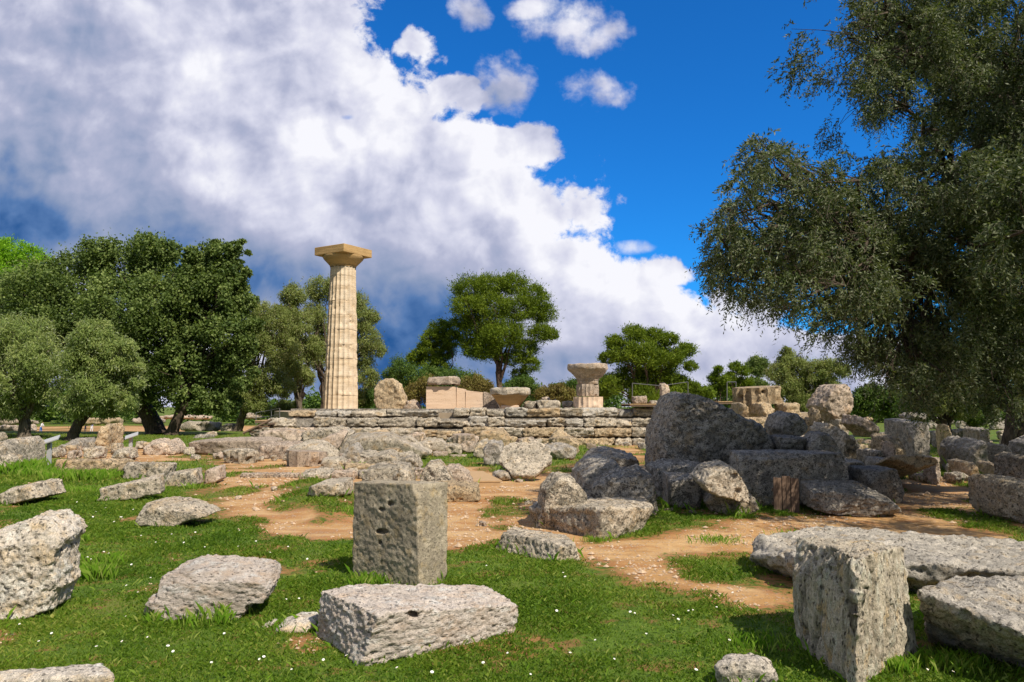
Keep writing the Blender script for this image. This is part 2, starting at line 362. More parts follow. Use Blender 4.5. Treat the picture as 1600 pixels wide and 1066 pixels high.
# ------------------------------------------------------------ the ground
def gp(lst):
    return [tuple(gnd(px, py))[:2] for px, py in lst]
DIRT = [gp([(295, 752), (350, 735), (360, 716), (440, 712), (520, 722), (560, 735), (660, 735), (720, 728), (780, 745), (900, 725), (1010, 745), (1000, 790),
            (1010, 800), (1120, 812), (1230, 822), (1240, 850), (1180, 868), (1050, 872), (1040, 885), (1120, 900), (1245, 935), (1250, 985), (1160, 955),
            (1060, 915), (960, 885), (880, 880), (760, 866), (700, 862), (620, 848), (545, 840), (440, 832), (375, 812), (345, 780)]),
        gp([(80, 700), (290, 700), (300, 715), (460, 722), (440, 740), (330, 716), (230, 724), (90, 716)]),
        gp([(1180, 815), (1430, 748), (1520, 752), (1540, 800), (1620, 830), (1400, 870), (1200, 850)]),
        gp([(930, 690), (1010, 690), (1015, 745), (940, 730)]),
        gp([(-60, 662), (430, 662), (430, 652), (-60, 652)])]
GRASSY = [gp([(448, 790), (452, 760), (480, 752), (560, 760), (560, 800), (500, 815)]), gp([(640, 712), (780, 708), (800, 722), (660, 724)]),
          gp([(1000, 800), (1150, 806), (1120, 832), (1000, 838), (930, 850), (930, 835)]), gp([(1060, 872), (1240, 868), (1240, 918), (1110, 905)]),
          gp([(895, 700), (945, 690), (955, 702), (905, 712)]), gp([(690, 880), (700, 864), (760, 868), (900, 890), (940, 900), (800, 905)])]
def gheight(x, y):
    x = np.asarray(x, float); y = np.asarray(y, float)
    P = np.stack([x.ravel() * .35, y.ravel() * .35, np.zeros(x.size)], 1)
    h = fbm(P, 3, 5).reshape(x.shape) * .035 * sstep(2, 10, y) + fbm(P * 6, 2, 9).reshape(x.shape) * .006
    mnd = poly_sdf(x, y, GRASSY[0]); h = h + .10 * sstep(.5, -.4, mnd)
    h = h - 1.3 * sstep(48, 84, y)
    return h
def gz(x, y): return float(gheight(np.array([x]), np.array([y]))[0])
def dirt_amount(x, y):
    x = np.asarray(x, float); y = np.asarray(y, float); sh = x.shape; X = x.ravel(); Y = y.ravel()
    P = np.stack([X, Y, np.zeros(X.size)], 1); wob = fbm(P * 1.3, 4, 21) * .35
    d = np.full(X.shape, 1e9)
    for p in DIRT: d = np.minimum(d, poly_sdf(X, Y, p))
    w = .25 + .02 * Y
    a = sstep(w, -w, d + wob * (1 + Y * .03))
    for p in GRASSY: a = a * (1 - .85 * sstep(w * .7, -w * .7, poly_sdf(X, Y, p) + wob * .8))
    a = a * (1 - .75 * sstep(.30, .75, fbm(P * .75 + 40, 4, 71)))
    # small worn spots in the turf
    a = np.maximum(a, sstep(.45, .85, fbm(P * 1.1, 4, 33)) * .5 * (Y < 30))
    return a.reshape(sh)
def axis(a, b, step, far, grow):
    mid = list(np.arange(a, b, step)); hi = [mid[-1]]; s = step
    while hi[-1] < far: s *= grow; hi.append(hi[-1] + s)
    lo = [a]; s = step
    while lo[-1] > -far: s *= grow; lo.append(lo[-1] - s)
    return np.array(lo[1:][::-1] + mid + hi[1:])
gx = axis(-16, 16, .10, 2500, 1.13); gy = axis(3, 32, .10, 2500, 1.13)
X, Y = np.meshgrid(gx, gy); Z = gheight(X, Y); nx = len(gx); ny = len(gy)
idx = np.arange(nx * ny).reshape(ny, nx)
Fq = np.stack([idx[:-1, :-1].ravel(), idx[:-1, 1:].ravel(), idx[1:, 1:].ravel(), idx[1:, :-1].ravel()], 1)
da = dirt_amount(X, Y)
gme = np_mesh('ground', np.stack([X.ravel(), Y.ravel(), Z.ravel()], 1), Fq, True, {'dirt': da.ravel()})
m, n, b = newmat('ground_turf_and_earth'); t = n.n('ShaderNodeTexCoord'); P = t.outputs['Object']
dat = n.n('ShaderNodeAttribute', attribute_name='dirt').outputs['Fac']
n1 = n.noise(P, 1.3, 6, .62); n2 = n.noise(P, 9, 6, .68); n3 = n.noise(P, 55, 4, .7)
turf = n.mix(n.ss(n2, .35, .65), rgb(.06, .11, .010), rgb(.115, .185, .02)); turf = n.mix(n.m('MULTIPLY', n.ss(n1, .52, .7), .5), turf, rgb(.20, .19, .045))
turf = n.mix(n.m('MULTIPLY', n.ss(n.noise(n.vm('ADD', P, (4, 9, 0)), 2.6, 5, .65), .53, .64), .8), turf, rgb(.25, .125, .05))
earth = n.mix(n.ss(n1, .35, .65), rgb(.43, .235, .085), rgb(.57, .375, .18)); earth = n.mix(n.m('MULTIPLY', n.ss(n.noise(n.vm('MULTIPLY', P, (1, 2.6, 1)), .9, 5, .6), .46, .64), .75), earth, rgb(.36, .165, .06))
earth = n.mix(n.m('MULTIPLY', n.ss(n2, .5, .75), .45), earth, rgb(.32, .16, .065))
peb = n.voro(P, 26); sel = n.voro(P, 26, 'F1', 1)
ss_ = n.n('ShaderNodeSeparateColor'); n.put(ss_.inputs[0], sel)
pebm = n.m('MULTIPLY', n.ss(peb, .42, .30), n.m('MULTIPLY', n.ss(ss_.outputs[0], .50, .54), n.ss(n2, .40, .55)))
rut = n.noise(n.vm('MULTIPLY', n.vm('ADD', P, (0, 0, 0)), (.35, 3.2, 1)), 1.6, 5, .65); earth = n.mix(n.m('MULTIPLY', n.ss(rut, .52, .66), .55), earth, rgb(.36, .20, .085))
earth = n.mix(n.m('MULTIPLY', pebm, .8), earth, rgb(.58, .46, .36))
dm = n.ss(n.m('ADD', dat, n.m('ADD', n.m('MULTIPLY', nrm_ := n.m('SUBTRACT', n2, .5), 1.7), n.m('MULTIPLY', n.m('SUBTRACT', n3, .5), .5))), .40, .74)
col_ = n.mix(dm, turf, earth); rim = n.m('MULTIPLY', n.ss(dat, .05, .35), n.ss(dat, .98, .6)); col_ = n.mix(n.m('MULTIPLY', n.m('MULTIPLY', rim, n.ss(n2, .40, .55)), .75), col_, rgb(.30, .13, .05)); n.put(b.inputs['Base Color'], col_); b.inputs['Roughness'].default_value = .95
bump(n, b, n.m('ADD', n.m('ADD', n.m('MULTIPLY', n2, 1.0), n.m('MULTIPLY', n3, .35)), n.m('MULTIPLY', pebm, .4)), .9, .03); M['ground'] = m
tag(link('ground', gme, M['ground']), kind='structure')

# ------------------------------------------------------------ stones
rnd = random.Random(7)
def hullmesh(groups):
    bm = bmesh.new()
    for g in groups:
        vs = [bm.verts.new(p) for p in g]; bmesh.ops.convex_hull(bm, input=vs)
    bmesh.ops.delete(bm, geom=[v for v in bm.verts if not v.link_faces], context='VERTS')
    return bm
def finish_rock(name, bm, origin, d, mat, o):
    """remesh to even faces, soften, roughen along the normals"""
    for v in bm.verts: v.co -= origin
    bmesh.ops.triangulate(bm, faces=bm.faces[:]); me = bm_mesh(name, bm)
    co = np.array([v.co[:] for v in me.vertices]); dim = co.max(0) - co.min(0); big = dim.max(); small = dim.min()
    vox = o.get('vox') or max(min(d / 768 * 1.15, small / 7), big / 130); vox = max(vox, .011)
    ob = bpy.data.objects.new(name, me); COL.objects.link(ob)
    md = ob.modifiers.new('r', 'REMESH'); md.mode = 'VOXEL'; md.voxel_size = vox
    dg = bpy.context.evaluated_depsgraph_get(); new = bpy.data.meshes.new_from_object(ob.evaluated_get(dg)); ob.modifiers.clear()
    ob.data = new; bpy.data.meshes.remove(me); new.name = name
    nv = len(new.vertices); P = np.empty(nv * 3, np.float32); new.vertices.foreach_get('co', P); P = P.reshape(-1, 3).astype(float)
    ed = np.empty(len(new.edges) * 2, np.int32); new.edges.foreach_get('vertices', ed); ed = ed.reshape(-1, 2)
    deg = np.bincount(ed.ravel(), minlength=nv)[:, None].astype(float) + 1e-9
    rad = o.get('round', .012) * small; its = int(min(60, max(1, (rad / vox) ** 2 * 2)))
    for _ in range(its):
        s = np.stack([np.bincount(ed[:, 0], P[ed[:, 1], k], nv) + np.bincount(ed[:, 1], P[ed[:, 0], k], nv) for k in range(3)], 1)
        P = P * .4 + s / deg * .6
    new.vertices.foreach_set('co', P.astype(np.float32).ravel()); new.update()
    Nn = np.empty(nv * 3, np.float32); new.vertices.foreach_get('normal', Nn); Nn = Nn.reshape(-1, 3)
    R = o.get('rough', 1.0); sd_ = o.get('seed', 1); st = np.array(o.get('strat', (1, 1, 1)), float); Q = P * st; L = (big * small) ** .5
    disp = fbm(Q / (L * .45), 3, sd_) * L * .013 * R
    disp += (fbm(Q / (L * .13), 4, sd_ + 30, .6)) * L * .010 * R
    f2 = max(vox * 3.2, .022)
    disp += fbm(Q / f2, 2, sd_ + 50) * f2 * .26 * R
    # chipped edges and pits
    c = cell(Q / (L * .16), sd_ + 60); disp -= sstep(.40, .12, c) * L * .010 * R * o.get('pits', 1.0)
    c2 = cell(Q / (f2 * 2.6), sd_ + 90); disp -= sstep(.34, .12, c2) * f2 * .42 * R * o.get('pits', 1.0)
    disp -= np.abs(fbm(Q / (L * .075), 4, sd_ + 80, .6)) * L * .014 * R
    if o.get('cracks'):
        g = np.abs(fbm(Q * np.array([1, 1, .35]) / (L * .22), 3, sd_ + 70)); disp -= sstep(.09, .0, g) * .030 * o['cracks']
    P = P + Nn * disp[:, None]
    for hx, hy, rx_, ry_, dp in o.get('holes', []):
        qx, qy = project(P + np.array(origin)[None]); k_ = 1 - ((qx - hx) / rx_) ** 2 - ((qy - hy) / ry_) ** 2
        P[:, 1] += np.where((k_ > 0) & (Nn[:, 1] < .15), np.minimum(k_ * 2.5, 1), 0) * dp
    new.vertices.foreach_set('co', P.astype(np.float32).ravel()); new.polygons.foreach_set('use_smooth', np.full(len(new.polygons), True)); new.update()
    new.materials.clear(); new.materials.append(mat); ob.location = origin
    if d < 20 and o.get('rim', True):
        lo_ = P[:, 2].min(); base_ = P[(P[:, 2] < lo_ + .07)][:, :2]
        if len(base_) > 20:
            sel_ = np.random.default_rng(sd_).choice(len(base_), min(len(base_), int(500 * big * min(1, 8 / d))), replace=False); q = base_[sel_]; cen = base_.mean(0)
            out_ = (q - cen) / (np.linalg.norm(q - cen, axis=1, keepdims=True) + 1e-6); RIM.append(q + out_ * .02 + np.array([origin.x, origin.y]))
    return ob
_seed = [11]
def break_corners(bm, r, n_, front, lo=.78, hi=.94):
    """knock flat facets off the corners, as broken stone has"""
    bmesh.ops.triangulate(bm, faces=bm.faces[:])
    for _ in range(n_):
        co = np.array([v.co[:] for v in bm.verts]); c = (co.max(0) + co.min(0)) / 2; h = (co.max(0) - co.min(0)) / 2 + 1e-6
        d = Vector((r.gauss(0, 1), (-abs(r.gauss(0, 1)) - .5) if front else r.gauss(0, 1) - .4, r.gauss(.25, .8)))
        if front: d.x *= .75
        d.normalize(); nn = Vector((d.x / h[0], d.y / h[1], d.z / h[2])).normalized(); s = (co - c) @ np.array(nn[:]); sup = s.max() * r.uniform(lo, hi)
        p = Vector(c) + nn * sup; keep = [v.co.copy() for v in bm.verts]
        res = bmesh.ops.bisect_plane(bm, geom=bm.verts[:] + bm.edges[:] + bm.faces[:], plane_co=p, plane_no=nn, clear_outer=True)
        ed = [e for e in res['geom_cut'] if isinstance(e, bmesh.types.BMEdge)]
        if ed:
            try: bmesh.ops.edgeloop_fill(bm, edges=ed)
            except Exception: bmesh.ops.contextual_create(bm, geom=ed)
        bmesh.ops.triangulate(bm, faces=bm.faces[:])
RIM = []
def local_shape(kind, data, o, r):
    """points in a unit box: x -.5..5, y (depth) -.5...5, z 0..1; returns bmesh"""
    j = o.get('j', .08)
    if kind == 'poly':
        xs = [p[0] for p in data]; ys = [p[1] for p in data]; x0, x1, y0, y1 = min(xs), max(xs), min(ys), max(ys)
        uv = [((p[0] - x0) / (x1 - x0) - .5, (y1 - p[1]) / (y1 - y0)) for p in data]; ft = o.get('ft', .12); bk = o.get('bk', .9)
        bm = bmesh.new(); ins = o.get('inset', .96)
        fr = [bm.verts.new((u * ins, -.5 + r.uniform(-.04, .04), v * (1 - ft) if v > .3 else v)) for u, v in uv]
        ba = [bm.verts.new((u * bk, .5 + r.uniform(-.05, .05), v)) for u, v in uv]
        mi = [bm.verts.new((u, -.05 + r.uniform(-.15, .05), v * (1 - ft * .35) if v > .3 else v)) for u, v in uv]
        k = len(uv)
        for A, B in ((fr, mi), (mi, ba)):
            for i in range(k): bm.faces.new((A[i], A[(i + 1) % k], B[(i + 1) % k], B[i]))
        bm.faces.new(fr); bm.faces.new(ba[::-1]); return bm
    if kind == 'block':
        pts = []
        for x in (-.5, .5):
            for y in (-.5, .5):
                for z in (0, 1):
                    pts.append((x + r.uniform(-j, j), y + r.uniform(-j, j), z + (r.uniform(-j, j) if z else r.uniform(-j, j) * .4)))
        # one or two knocked-off corners
        for _ in range(2):
            i = r.randrange(8); p = pts[i]
            pts[i] = tuple(c * .86 if k < 2 else (c * .93 if c > .5 else c) for k, c in enumerate(p)); pts.append((p[0] * .6, p[1], p[2])); pts.append((p[0], p[1] * .6, p[2]))
            if p[2] > .5: pts.append((p[0], p[1], p[2] - .3))
        return hullmesh([pts])
    if kind == 'hex':
        pts = []
        for k in range(7):
            a = 2 * math.pi * (k + r.uniform(-.2, .2)) / 7
            pts += [(.5 * math.cos(a), .5 * math.sin(a), 1), (.44 * math.cos(a), .44 * math.sin(a), r.uniform(0, .12))]
        return hullmesh([pts])
    if kind == 'boulder':
        pts = []
        for i in range(26):
            v = Vector((r.gauss(0, 1), r.gauss(0, 1), r.gauss(0, 1))).normalized(); e = .72
            v = Vector([math.copysign(abs(c) ** e, c) for c in v]); v.normalize() if v.length > 1.25 else None
            pts.append((v.x * .5, v.y * .5, max(v.z * .5 + .42, 0)))
        return hullmesh([pts])
def fit(bm, bb, d=None, dep=None, yaw=0.0, roll=0.0, tip=0.0):
    """scale and place the shape so that it stands where the photograph shows it"""
    x0, y0, x1, y1 = bb
    V0 = np.array([v.co[:] for v in bm.verts]); ground = d is None
    dd = d if d else gnd(0, max(y1, 645))[1]
    Wd = (x1 - x0) * dd / F; H = (y1 - y0) * dd / F; D = dep if dep else max(Wd * .6, H * .6)
    Rm = np.array(Euler((tip, roll, yaw)).to_matrix())
    cx = at((x0 + x1) / 2, y1, dd).x; z0 = 0.0
    yc = dd + D * .4
    for it in range(14):
        P = (V0 * np.array([Wd, D, H])) @ Rm.T
        P[:, 2] -= P[:, 2].min(); P[:, 0] += cx; P[:, 1] += yc
        zg = gz(cx, yc) - .015 if ground else z0
        P[:, 2] += zg
        px, py = project(P); a0, a1, b0, b1 = px.min(), px.max(), py.min(), py.max()
        Wd *= min(max((x1 - x0) / (a1 - a0), .6), 1.6); H *= min(max(((y1 - y0) / (b1 - b0)) ** .9, .6), 1.5)
        cx += ((x0 + x1) / 2 - (a0 + a1) / 2) * yc / F
        if ground:
            e = (b1 - y1); front = P[:, 1].min(); yc += e * front * front / (F * EYE) * .7
        else: z0 += (b1 - y1) * yc / F
    for v, p in zip(bm.verts, P): v.co = p
    o_ = Vector((float(P[:, 0].mean()), float(P[:, 1].mean()), float(P[:, 2].min()))); return o_, float(P[:, 1].min())
def rock(label, cat, kind, data, mat='grey', bb=None, name=None, group=None, d=None, dep=None, yaw=None, roll=0, tip=0, **o):
    _seed[0] += 1; sd_ = o.get('seed', _seed[0]); o['seed'] = sd_; r = random.Random(sd_)
    if kind == 'cor':
        g = []
        for c in data:
            px, py = c[0], c[1]; p = gnd(px, py, -.02); g.append(tuple(p))
            for k in range(2, len(c), 2): q = at(c[k], c[k + 1], p.y); g.append(tuple(q))
        for c in o.get('extra', []): g.append(tuple(at(*c)))
        bm = hullmesh([g]); ps = np.array([v.co[:] for v in bm.verts]); org = Vector((ps[:, 0].mean(), ps[:, 1].mean(), ps[:, 2].min())); dist = ps[:, 1].min()
        sx, sy = org.x, org.y; dz = gz(sx, sy); org.z += 0
        for v in bm.verts: v.co.z += dz
    else:
        if kind == 'poly':
            xs = [p[0] for p in data]; ys = [p[1] for p in data]; bb = (min(xs), min(ys), max(xs), max(ys))
        elif bb is None: bb = data
        bm = local_shape(kind, data, o, r)
        if yaw is None: yaw = r.uniform(-9, 9)
        org, dist = fit(bm, bb, d, dep, math.radians(yaw), math.radians(roll), math.radians(tip))
        zs_ = [v.co.z for v in bm.verts]; zm, zh = min(zs_), max(zs_); g_ = gz(org.x, org.y) - .03
        if d and o.get('foot', True) and .02 < zm - g_ < .75:
            for v in bm.verts:
                if v.co.z < zm + .25 * (zh - zm): v.co.z = g_
            org.z = g_
    nc = o.get('cuts', 3 if kind == 'cor' else 6)
    if nc: break_corners(bm, random.Random(sd_ + 500), nc, kind != 'boulder' and kind != 'block', *( (.90, .98) if kind == 'cor' else (.80, .95)))
    ob = finish_rock(name or {'stone block': 'stone_block', 'boulder': 'boulder', 'stone slab': 'stone_slab', 'stone': 'stone', 'beam': 'stone_beam', 'column drum': 'column_drum'}.get(cat, 'stone'),
                     bm, org, dist, M[mat], o)
    return tag(ob, label, cat, group)
B_, O_, L_, T_ = 'stone block', 'boulder', 'stone slab', 'stone'
# --- foreground
rock('tall dark squared block standing upright behind the pale fallen block', B_, 'cor',
     [(549, 905, 552, 754), (655, 926, 650, 757), (699, 913, 701, 753), (597, 893, 600, 750)], 'block', rough=.4, round=.008, pits=.3, cuts=4, holes=[(597, 831, 10, 4, .10), (611, 787, 5, 4, .06), (597, 796, 5, 3, .05), (594, 848, 3, 3, .05)], name='standing_stone_block')
rock('pale fallen block with a dark socket hole, lying in front of the upright block', B_, 'cor',
     [(492, 998, 500, 922), (562, 1047, 592, 957), (640, 1034, 640, 962), (806, 992, 812, 945), (745, 962, 758, 914), (560, 960, 562, 912)], 'layer', strat=(1, 1, 2.2), rough=1.0, round=.01, holes=[(643, 961, 9, 6, .10), (662, 921, 14, 4, .05), (700, 1018, 4, 5, .05)])
rock('large upright block with vertical cracks at the lower right, left side in shade', B_, 'cor',
     [(1241, 1000, 1247, 843), (1252, 1020, 1240, 905), (1338, 1084, 1342, 872), (1436, 1032, 1412, 856), (1360, 985, 1330, 846)], 'column_vein', strat=(1.6, 1.6, .5), rough=1.0, cracks=2.0, round=.012)
rock('long rough slab lying behind the cracked upright block', L_, 'cor',
     [(1175, 880, 1180, 836), (1268, 917), (1700, 945), (1700, 880, 1700, 850), (1300, 850, 1290, 822)], 'rough', rough=1.3, round=.03, extra=[(1250, 868, 7.0), (1252, 905, 7.05), (1700, 893, 6.35), (1700, 905, 6.4), (1172, 868, 7.9)])
rock('low slab with a shaded front at the lower right edge', L_, 'cor',
     [(1450, 1008), (1650, 1062), (1720, 965, 1700, 902), (1490, 958, 1490, 905)], 'rough', rough=1.2, round=.03, extra=[(1436, 925, 5.05), (1436, 945, 5.08), (1650, 1010, 4.35), (1650, 1022, 4.38)])
rock('small pale stone at the foot of the cracked upright block', T_, 'boulder', (1115, 1021, 1219, 1078), 'near', rough=.8, name='stone')
rock('big pitted pale block rising at the left edge of the lawn', B_, 'poly',
     [(-70, 975), (-70, 830), (-10, 812), (15, 808), (45, 797), (95, 795), (125, 812), (139, 828), (134, 842), (125, 846), (126, 905), (131, 922), (118, 932), (110, 962), (50, 976)], 'near', dep=.55, yaw=6, ft=.07, rough=1.1, cracks=.6, round=.012)
rock('flat topped pale slab in the middle of the left lawn', L_, 'poly',
     [(213, 973), (222, 930), (240, 925), (238, 886), (288, 865), (345, 868), (430, 880), (441, 900), (430, 932), (402, 945), (388, 971), (300, 974)], 'layer', dep=.6, yaw=4, ft=.20, strat=(1, 1, 2.6), rough=.85, round=.012)
rock('pointed wedge of grey stone on the grass beside the earth path', T_, 'poly',
     [(209, 821), (217, 778), (250, 775), (300, 779), (340, 795), (348, 802), (318, 812), (282, 827), (240, 827)], 'grey', dep=.7, yaw=-4, ft=.14, rough=.7)
rock('long pale slab cut off by the bottom left corner of the photo', L_, 'cor',
     [(-60, 1100, -60, 1072), (175, 1100, 182, 1056), (160, 1075, 160, 1037), (-60, 1090, -60, 1052)], 'near', rough=.6)
rock('small white holed stone just left of the fallen pale block', T_, 'poly', [(427, 993), (432, 975), (460, 958), (496, 955), (500, 985), (470, 992)], 'near', dep=.3, rough=.8)
rock('tiny flat white stone, leftmost of the two beside the pale fallen block', T_, 'poly', [(403, 983), (415, 972), (432, 965), (436, 972), (418, 984)], 'near', dep=.12, rough=.5)
rock('low squared block on the path edge in front of the long pale block', B_, 'cor',
     [(770, 864, 785, 834), (862, 884, 878, 852), (906, 879, 899, 848), (890, 856, 882, 837), (800, 848, 800, 825)], 'grey', rough=.9)
rock('long pale block with a groove along its face beside the earth path', B_, 'cor',
     [(836, 822, 824, 790), (945, 848, 952, 793), (1000, 834, 1022, 790), (1012, 800, 1004, 771), (860, 795, 850, 772)], 'grey', rough=.85, holes=[(880, 804, 52, 2.4, .03)])
rock('triangular grey stone poking up behind the long pale block', T_, 'poly', [(835, 792), (845, 760), (868, 736), (895, 738), (918, 772), (922, 792)], 'grey', d=10.6, dep=.6, rough=.8)
rock('pale flat block lying on the grass at the left edge', B_, 'poly', [(-12, 780), (18, 757), (70, 747), (84, 749), (104, 774), (20, 791), (-8, 786)], 'grey', dep=.8, ft=.15, rough=.7)
# --- left rubble
rock('leftmost long slab of the kerb line beside the grass', L_, 'poly', [(143, 787), (155, 778), (150, 762), (205, 750), (256, 738), (258, 771), (210, 782)], 'grey', dep=.5, yaw=12, ft=.1, rough=.7)
rock('middle block of the kerb line beside the grass', B_, 'poly', [(255, 762), (255, 740), (262, 736), (314, 729), (318, 757), (290, 763)], 'grey', dep=.6, yaw=6, ft=.12, rough=.7)
rock('rightmost block of the kerb line, with a white foot', B_, 'poly', [(320, 757), (318, 731), (350, 725), (355, 748), (345, 755)], 'pink', dep=.6, yaw=4, ft=.12, rough=.6)
rock('large rounded grey boulder behind the tall grass at the left edge', O_, 'poly', [(-50, 738), (-50, 690), (0, 684), (20, 680), (45, 681), (66, 688), (72, 705), (77, 728), (74, 742)], 'grey', dep=2.0, yaw=0, ft=.15, round=.1, rough=.6)
rock('small grey stone leaning against the large rounded boulder', T_, 'poly', [(-15, 736), (-12, 712), (15, 706), (32, 713), (38, 738)], 'grey', d=18.5, dep=.5)
rock('small rounded stone peeping over the boulder at the left edge', T_, 'boulder', (-20, 675, 15, 692), 'grey', d=34, dep=1)
rock('low dark mound of stone under the olive trees', O_, 'poly', [(86, 702), (95, 693), (118, 683), (135, 682), (150, 688), (156, 704), (120, 706)], 'dark', dep=2, ft=.2)
rock('upright boulder with an orange base under the oak', O_, 'poly', [(146, 686), (152, 672), (168, 662), (190, 660), (196, 668), (192, 700), (172, 705), (158, 699)], 'ochre', d=29, dep=1.4, ft=.1)
rock('small stone next to the nearer panel post', T_, 'boulder', (80, 698, 104, 716), 'grey', dep=.7)
rock('flat stone in the rubble row left of the ochre boulder', T_, 'block', (104, 703, 130, 718), 'pink', dep=.7)
rock('broad stone in the rubble row below the ochre boulder', T_, 'block', (129, 698, 169, 718), 'grey', dep=.8)
rock('slanting stone below the farther panel post', T_, 'poly', [(170, 720), (175, 704), (196, 697), (210, 700), (218, 716), (200, 722)], 'grey', dep=.8)
rock('low peaked rock right of the panel posts', O_, 'poly', [(219, 712), (222, 698), (240, 683), (250, 687), (275, 685), (288, 697), (292, 710), (270, 712)], 'pink', dep=1.4, ft=.15)
rock('low straight kerb stone at the back edge of the grass', L_, 'block', (78, 716, 212, 740), 'ochre', dep=.6, yaw=2, j=.03)
rock('pitted kerb stone with dark hollows, beside the slab line', L_, 'block', (190, 722, 282, 745), 'grey', dep=.6, yaw=4, rough=1.3, d=17.6)
rock('long smooth beam lying along the far side of the path', 'beam', 'poly', [(290, 700), (291, 687), (340, 683), (420, 682), (442, 684), (443, 712), (350, 712), (300, 709)], 'pink', dep=1.4, yaw=0, ft=.12, rough=.4)
rock('worn foot stone in front of the smooth beam with ribs', B_, 'block', (346, 700, 402, 724), 'grey', dep=.7, yaw=-3)
rock('dark flat slab on the grass under the second oak trunk', L_, 'block', (300, 678, 338, 690), 'dark', dep=1.5, d=40)
rock('pale cut block on the lawn left of the wooden ramp', B_, 'block', (322, 674, 340, 684), 'pink', dep=1, d=43)
rock('grey slab at the left end of the platform, above the path', L_, 'poly', [(398, 712), (399, 690), (430, 688), (470, 690), (500, 700), (502, 716), (440, 722)], 'pink', d=24.5, dep=1.5, ft=.15)
rock('broken slab leaning over the fluted fragment near the path', L_, 'poly', [(440, 716), (445, 695), (470, 685), (505, 690), (535, 712), (540, 728), (500, 730)], 'grey', d=23.5, dep=1.3, ft=.2)
rock('rounded rubble stone beside the fluted fragment', T_, 'boulder', (500, 712, 545, 738), 'grey', dep=.9)
rock('pale tilted slab with a white face left of the stained slab', L_, 'poly', [(494, 690), (512, 680), (540, 670), (545, 674), (528, 705), (512, 720), (500, 712)], 'pink', d=25, dep=.8, ft=.05, rough=.5)
rock('large stained trapezoid slab leaning below the platform steps', L_, 'poly', [(514, 722), (532, 700), (545, 676), (612, 674), (640, 690), (672, 706), (668, 716), (610, 722), (560, 726)], 'grey', d=24, dep=1.3, ft=.1, rough=.5)
rock('dark mottled rock leaning on the stained slab', O_, 'poly', [(522, 738), (530, 716), (545, 696), (556, 690), (566, 698), (572, 724), (566, 742)], 'dark', d=20.5, dep=.8, ft=.1)
rock('pale weathered rock right of the dark mottled rock', O_, 'poly', [(556, 744), (558, 702), (580, 706), (610, 700), (636, 722), (640, 742)], 'grey', d=20.5, dep=1, ft=.15)
rock('flat stone on the mossy mound beside the path', T_, 'poly', [(466, 752), (470, 735), (500, 729), (520, 731), (528, 744), (500, 752)], 'grey', dep=.6, ft=.3)
rock('ledge of crumbling stone behind the squared mound block', T_, 'block', (515, 733, 560, 752), 'pink', dep=.7, d=17.2)
rock('pale squared block lying on the mossy mound', B_, 'poly', [(475, 776), (478, 757), (500, 748), (552, 745), (554, 776), (520, 779)], 'grey', dep=.7, ft=.25, rough=.7)
rock('thin pale edging stone between path and mound', L_, 'block', (372, 738, 470, 748), 'pink', dep=.35, yaw=3, j=.05)
rock('cracked rock cluster directly behind the upright block', O_, 'poly', [(562, 768), (566, 728), (590, 721), (640, 722), (650, 745), (650, 770)], 'grey', d=14.0, dep=.8, ft=.15, rough=1.1)
rock('small white topped stone in the cluster behind the upright block', T_, 'boulder', (612, 731, 648, 768), 'grey', d=13.5, dep=.5)
rock('pointed split boulder above the right shoulder of the upright block', O_, 'poly', [(654, 768), (658, 735), (668, 719), (686, 717), (702, 736), (718, 762), (712, 770)], 'grey', d=14.2, dep=.7, ft=.08)
rock('brown stone leaning behind the pointed split boulder', O_, 'poly', [(700, 765), (697, 724), (715, 724), (732, 738), (745, 765)], 'pink', d=15.2, dep=.6, ft=.1)
rock('squared block poking out to the right of the upright block', B_, 'poly', [(672, 785), (672, 753), (700, 750), (748, 754), (751, 783), (720, 786)], 'ochre', dep=.7, ft=.15, yaw=0)
rock('bright rubble stone below the step courses, left of the short fluted piece', T_, 'poly', [(655, 710), (650, 690), (665, 687), (690, 684), (700, 694), (703, 706), (680, 708)], 'grey', d=27.5, dep=1)
rock('low rubble stone running down from the stained slab', T_, 'poly', [(630, 714), (628, 694), (655, 690), (676, 706), (674, 713)], 'grey', d=26, dep=1)
rock('small flat cream stone lying on the grass strip', T_, 'block', (676, 705, 701, 715), 'pink', dep=.6)
rock('thin white stone in the grass strip', T_, 'block', (702, 710, 730, 715), 'pink', dep=.4)
rock('rough lichened rock between fluted piece and tilted hexagonal drum', O_, 'poly', [(738, 712), (744, 690), (758, 683), (766, 690), (770, 706), (760, 718)], 'grey', d=25, dep=.9)
rock('dark shaded slab leaning beside the tilted hexagonal drum', L_, 'poly', [(757, 716), (755, 698), (765, 686), (785, 690), (792, 718), (770, 722)], 'dark', d=21.5, dep=.8)
rock('large tilted drum with a bright top face and brown shaded underside', 'column drum', 'hex', (777, 684, 865, 750), 'grey', d=17.0, dep=1.25, tip=42, roll=8, yaw=-14, foot=False, cuts=2, rough=.8)
rock('loose cap stone sitting behind the tilted hexagonal drum', T_, 'block', (805, 681, 841, 697), 'pink', d=19.5, dep=1)
rock('dark propped chunk under the left side of the tilted drum', T_, 'boulder', (768, 734, 800, 752), 'dark', d=17.0, dep=.6)
rock('triangular slab against the steps behind the dark boulder', L_, 'poly', [(855, 694), (862, 678), (872, 668), (895, 684), (906, 696)], 'ochre', d=29, dep=1)
rock('dark shaded boulder in the grass below the steps', O_, 'poly', [(845, 700), (850, 694), (880, 690), (903, 698), (900, 716), (870, 720), (850, 714)], 'dark', dep=1.2)
rock('flat lit stone behind the dark shaded boulder', L_, 'block', (856, 682, 906, 700), 'ochre', d=27, dep=1.2)
rock('small cream stone by the foot of the tilted drum', T_, 'boulder', (805, 748, 818, 755), 'pink', dep=.15)
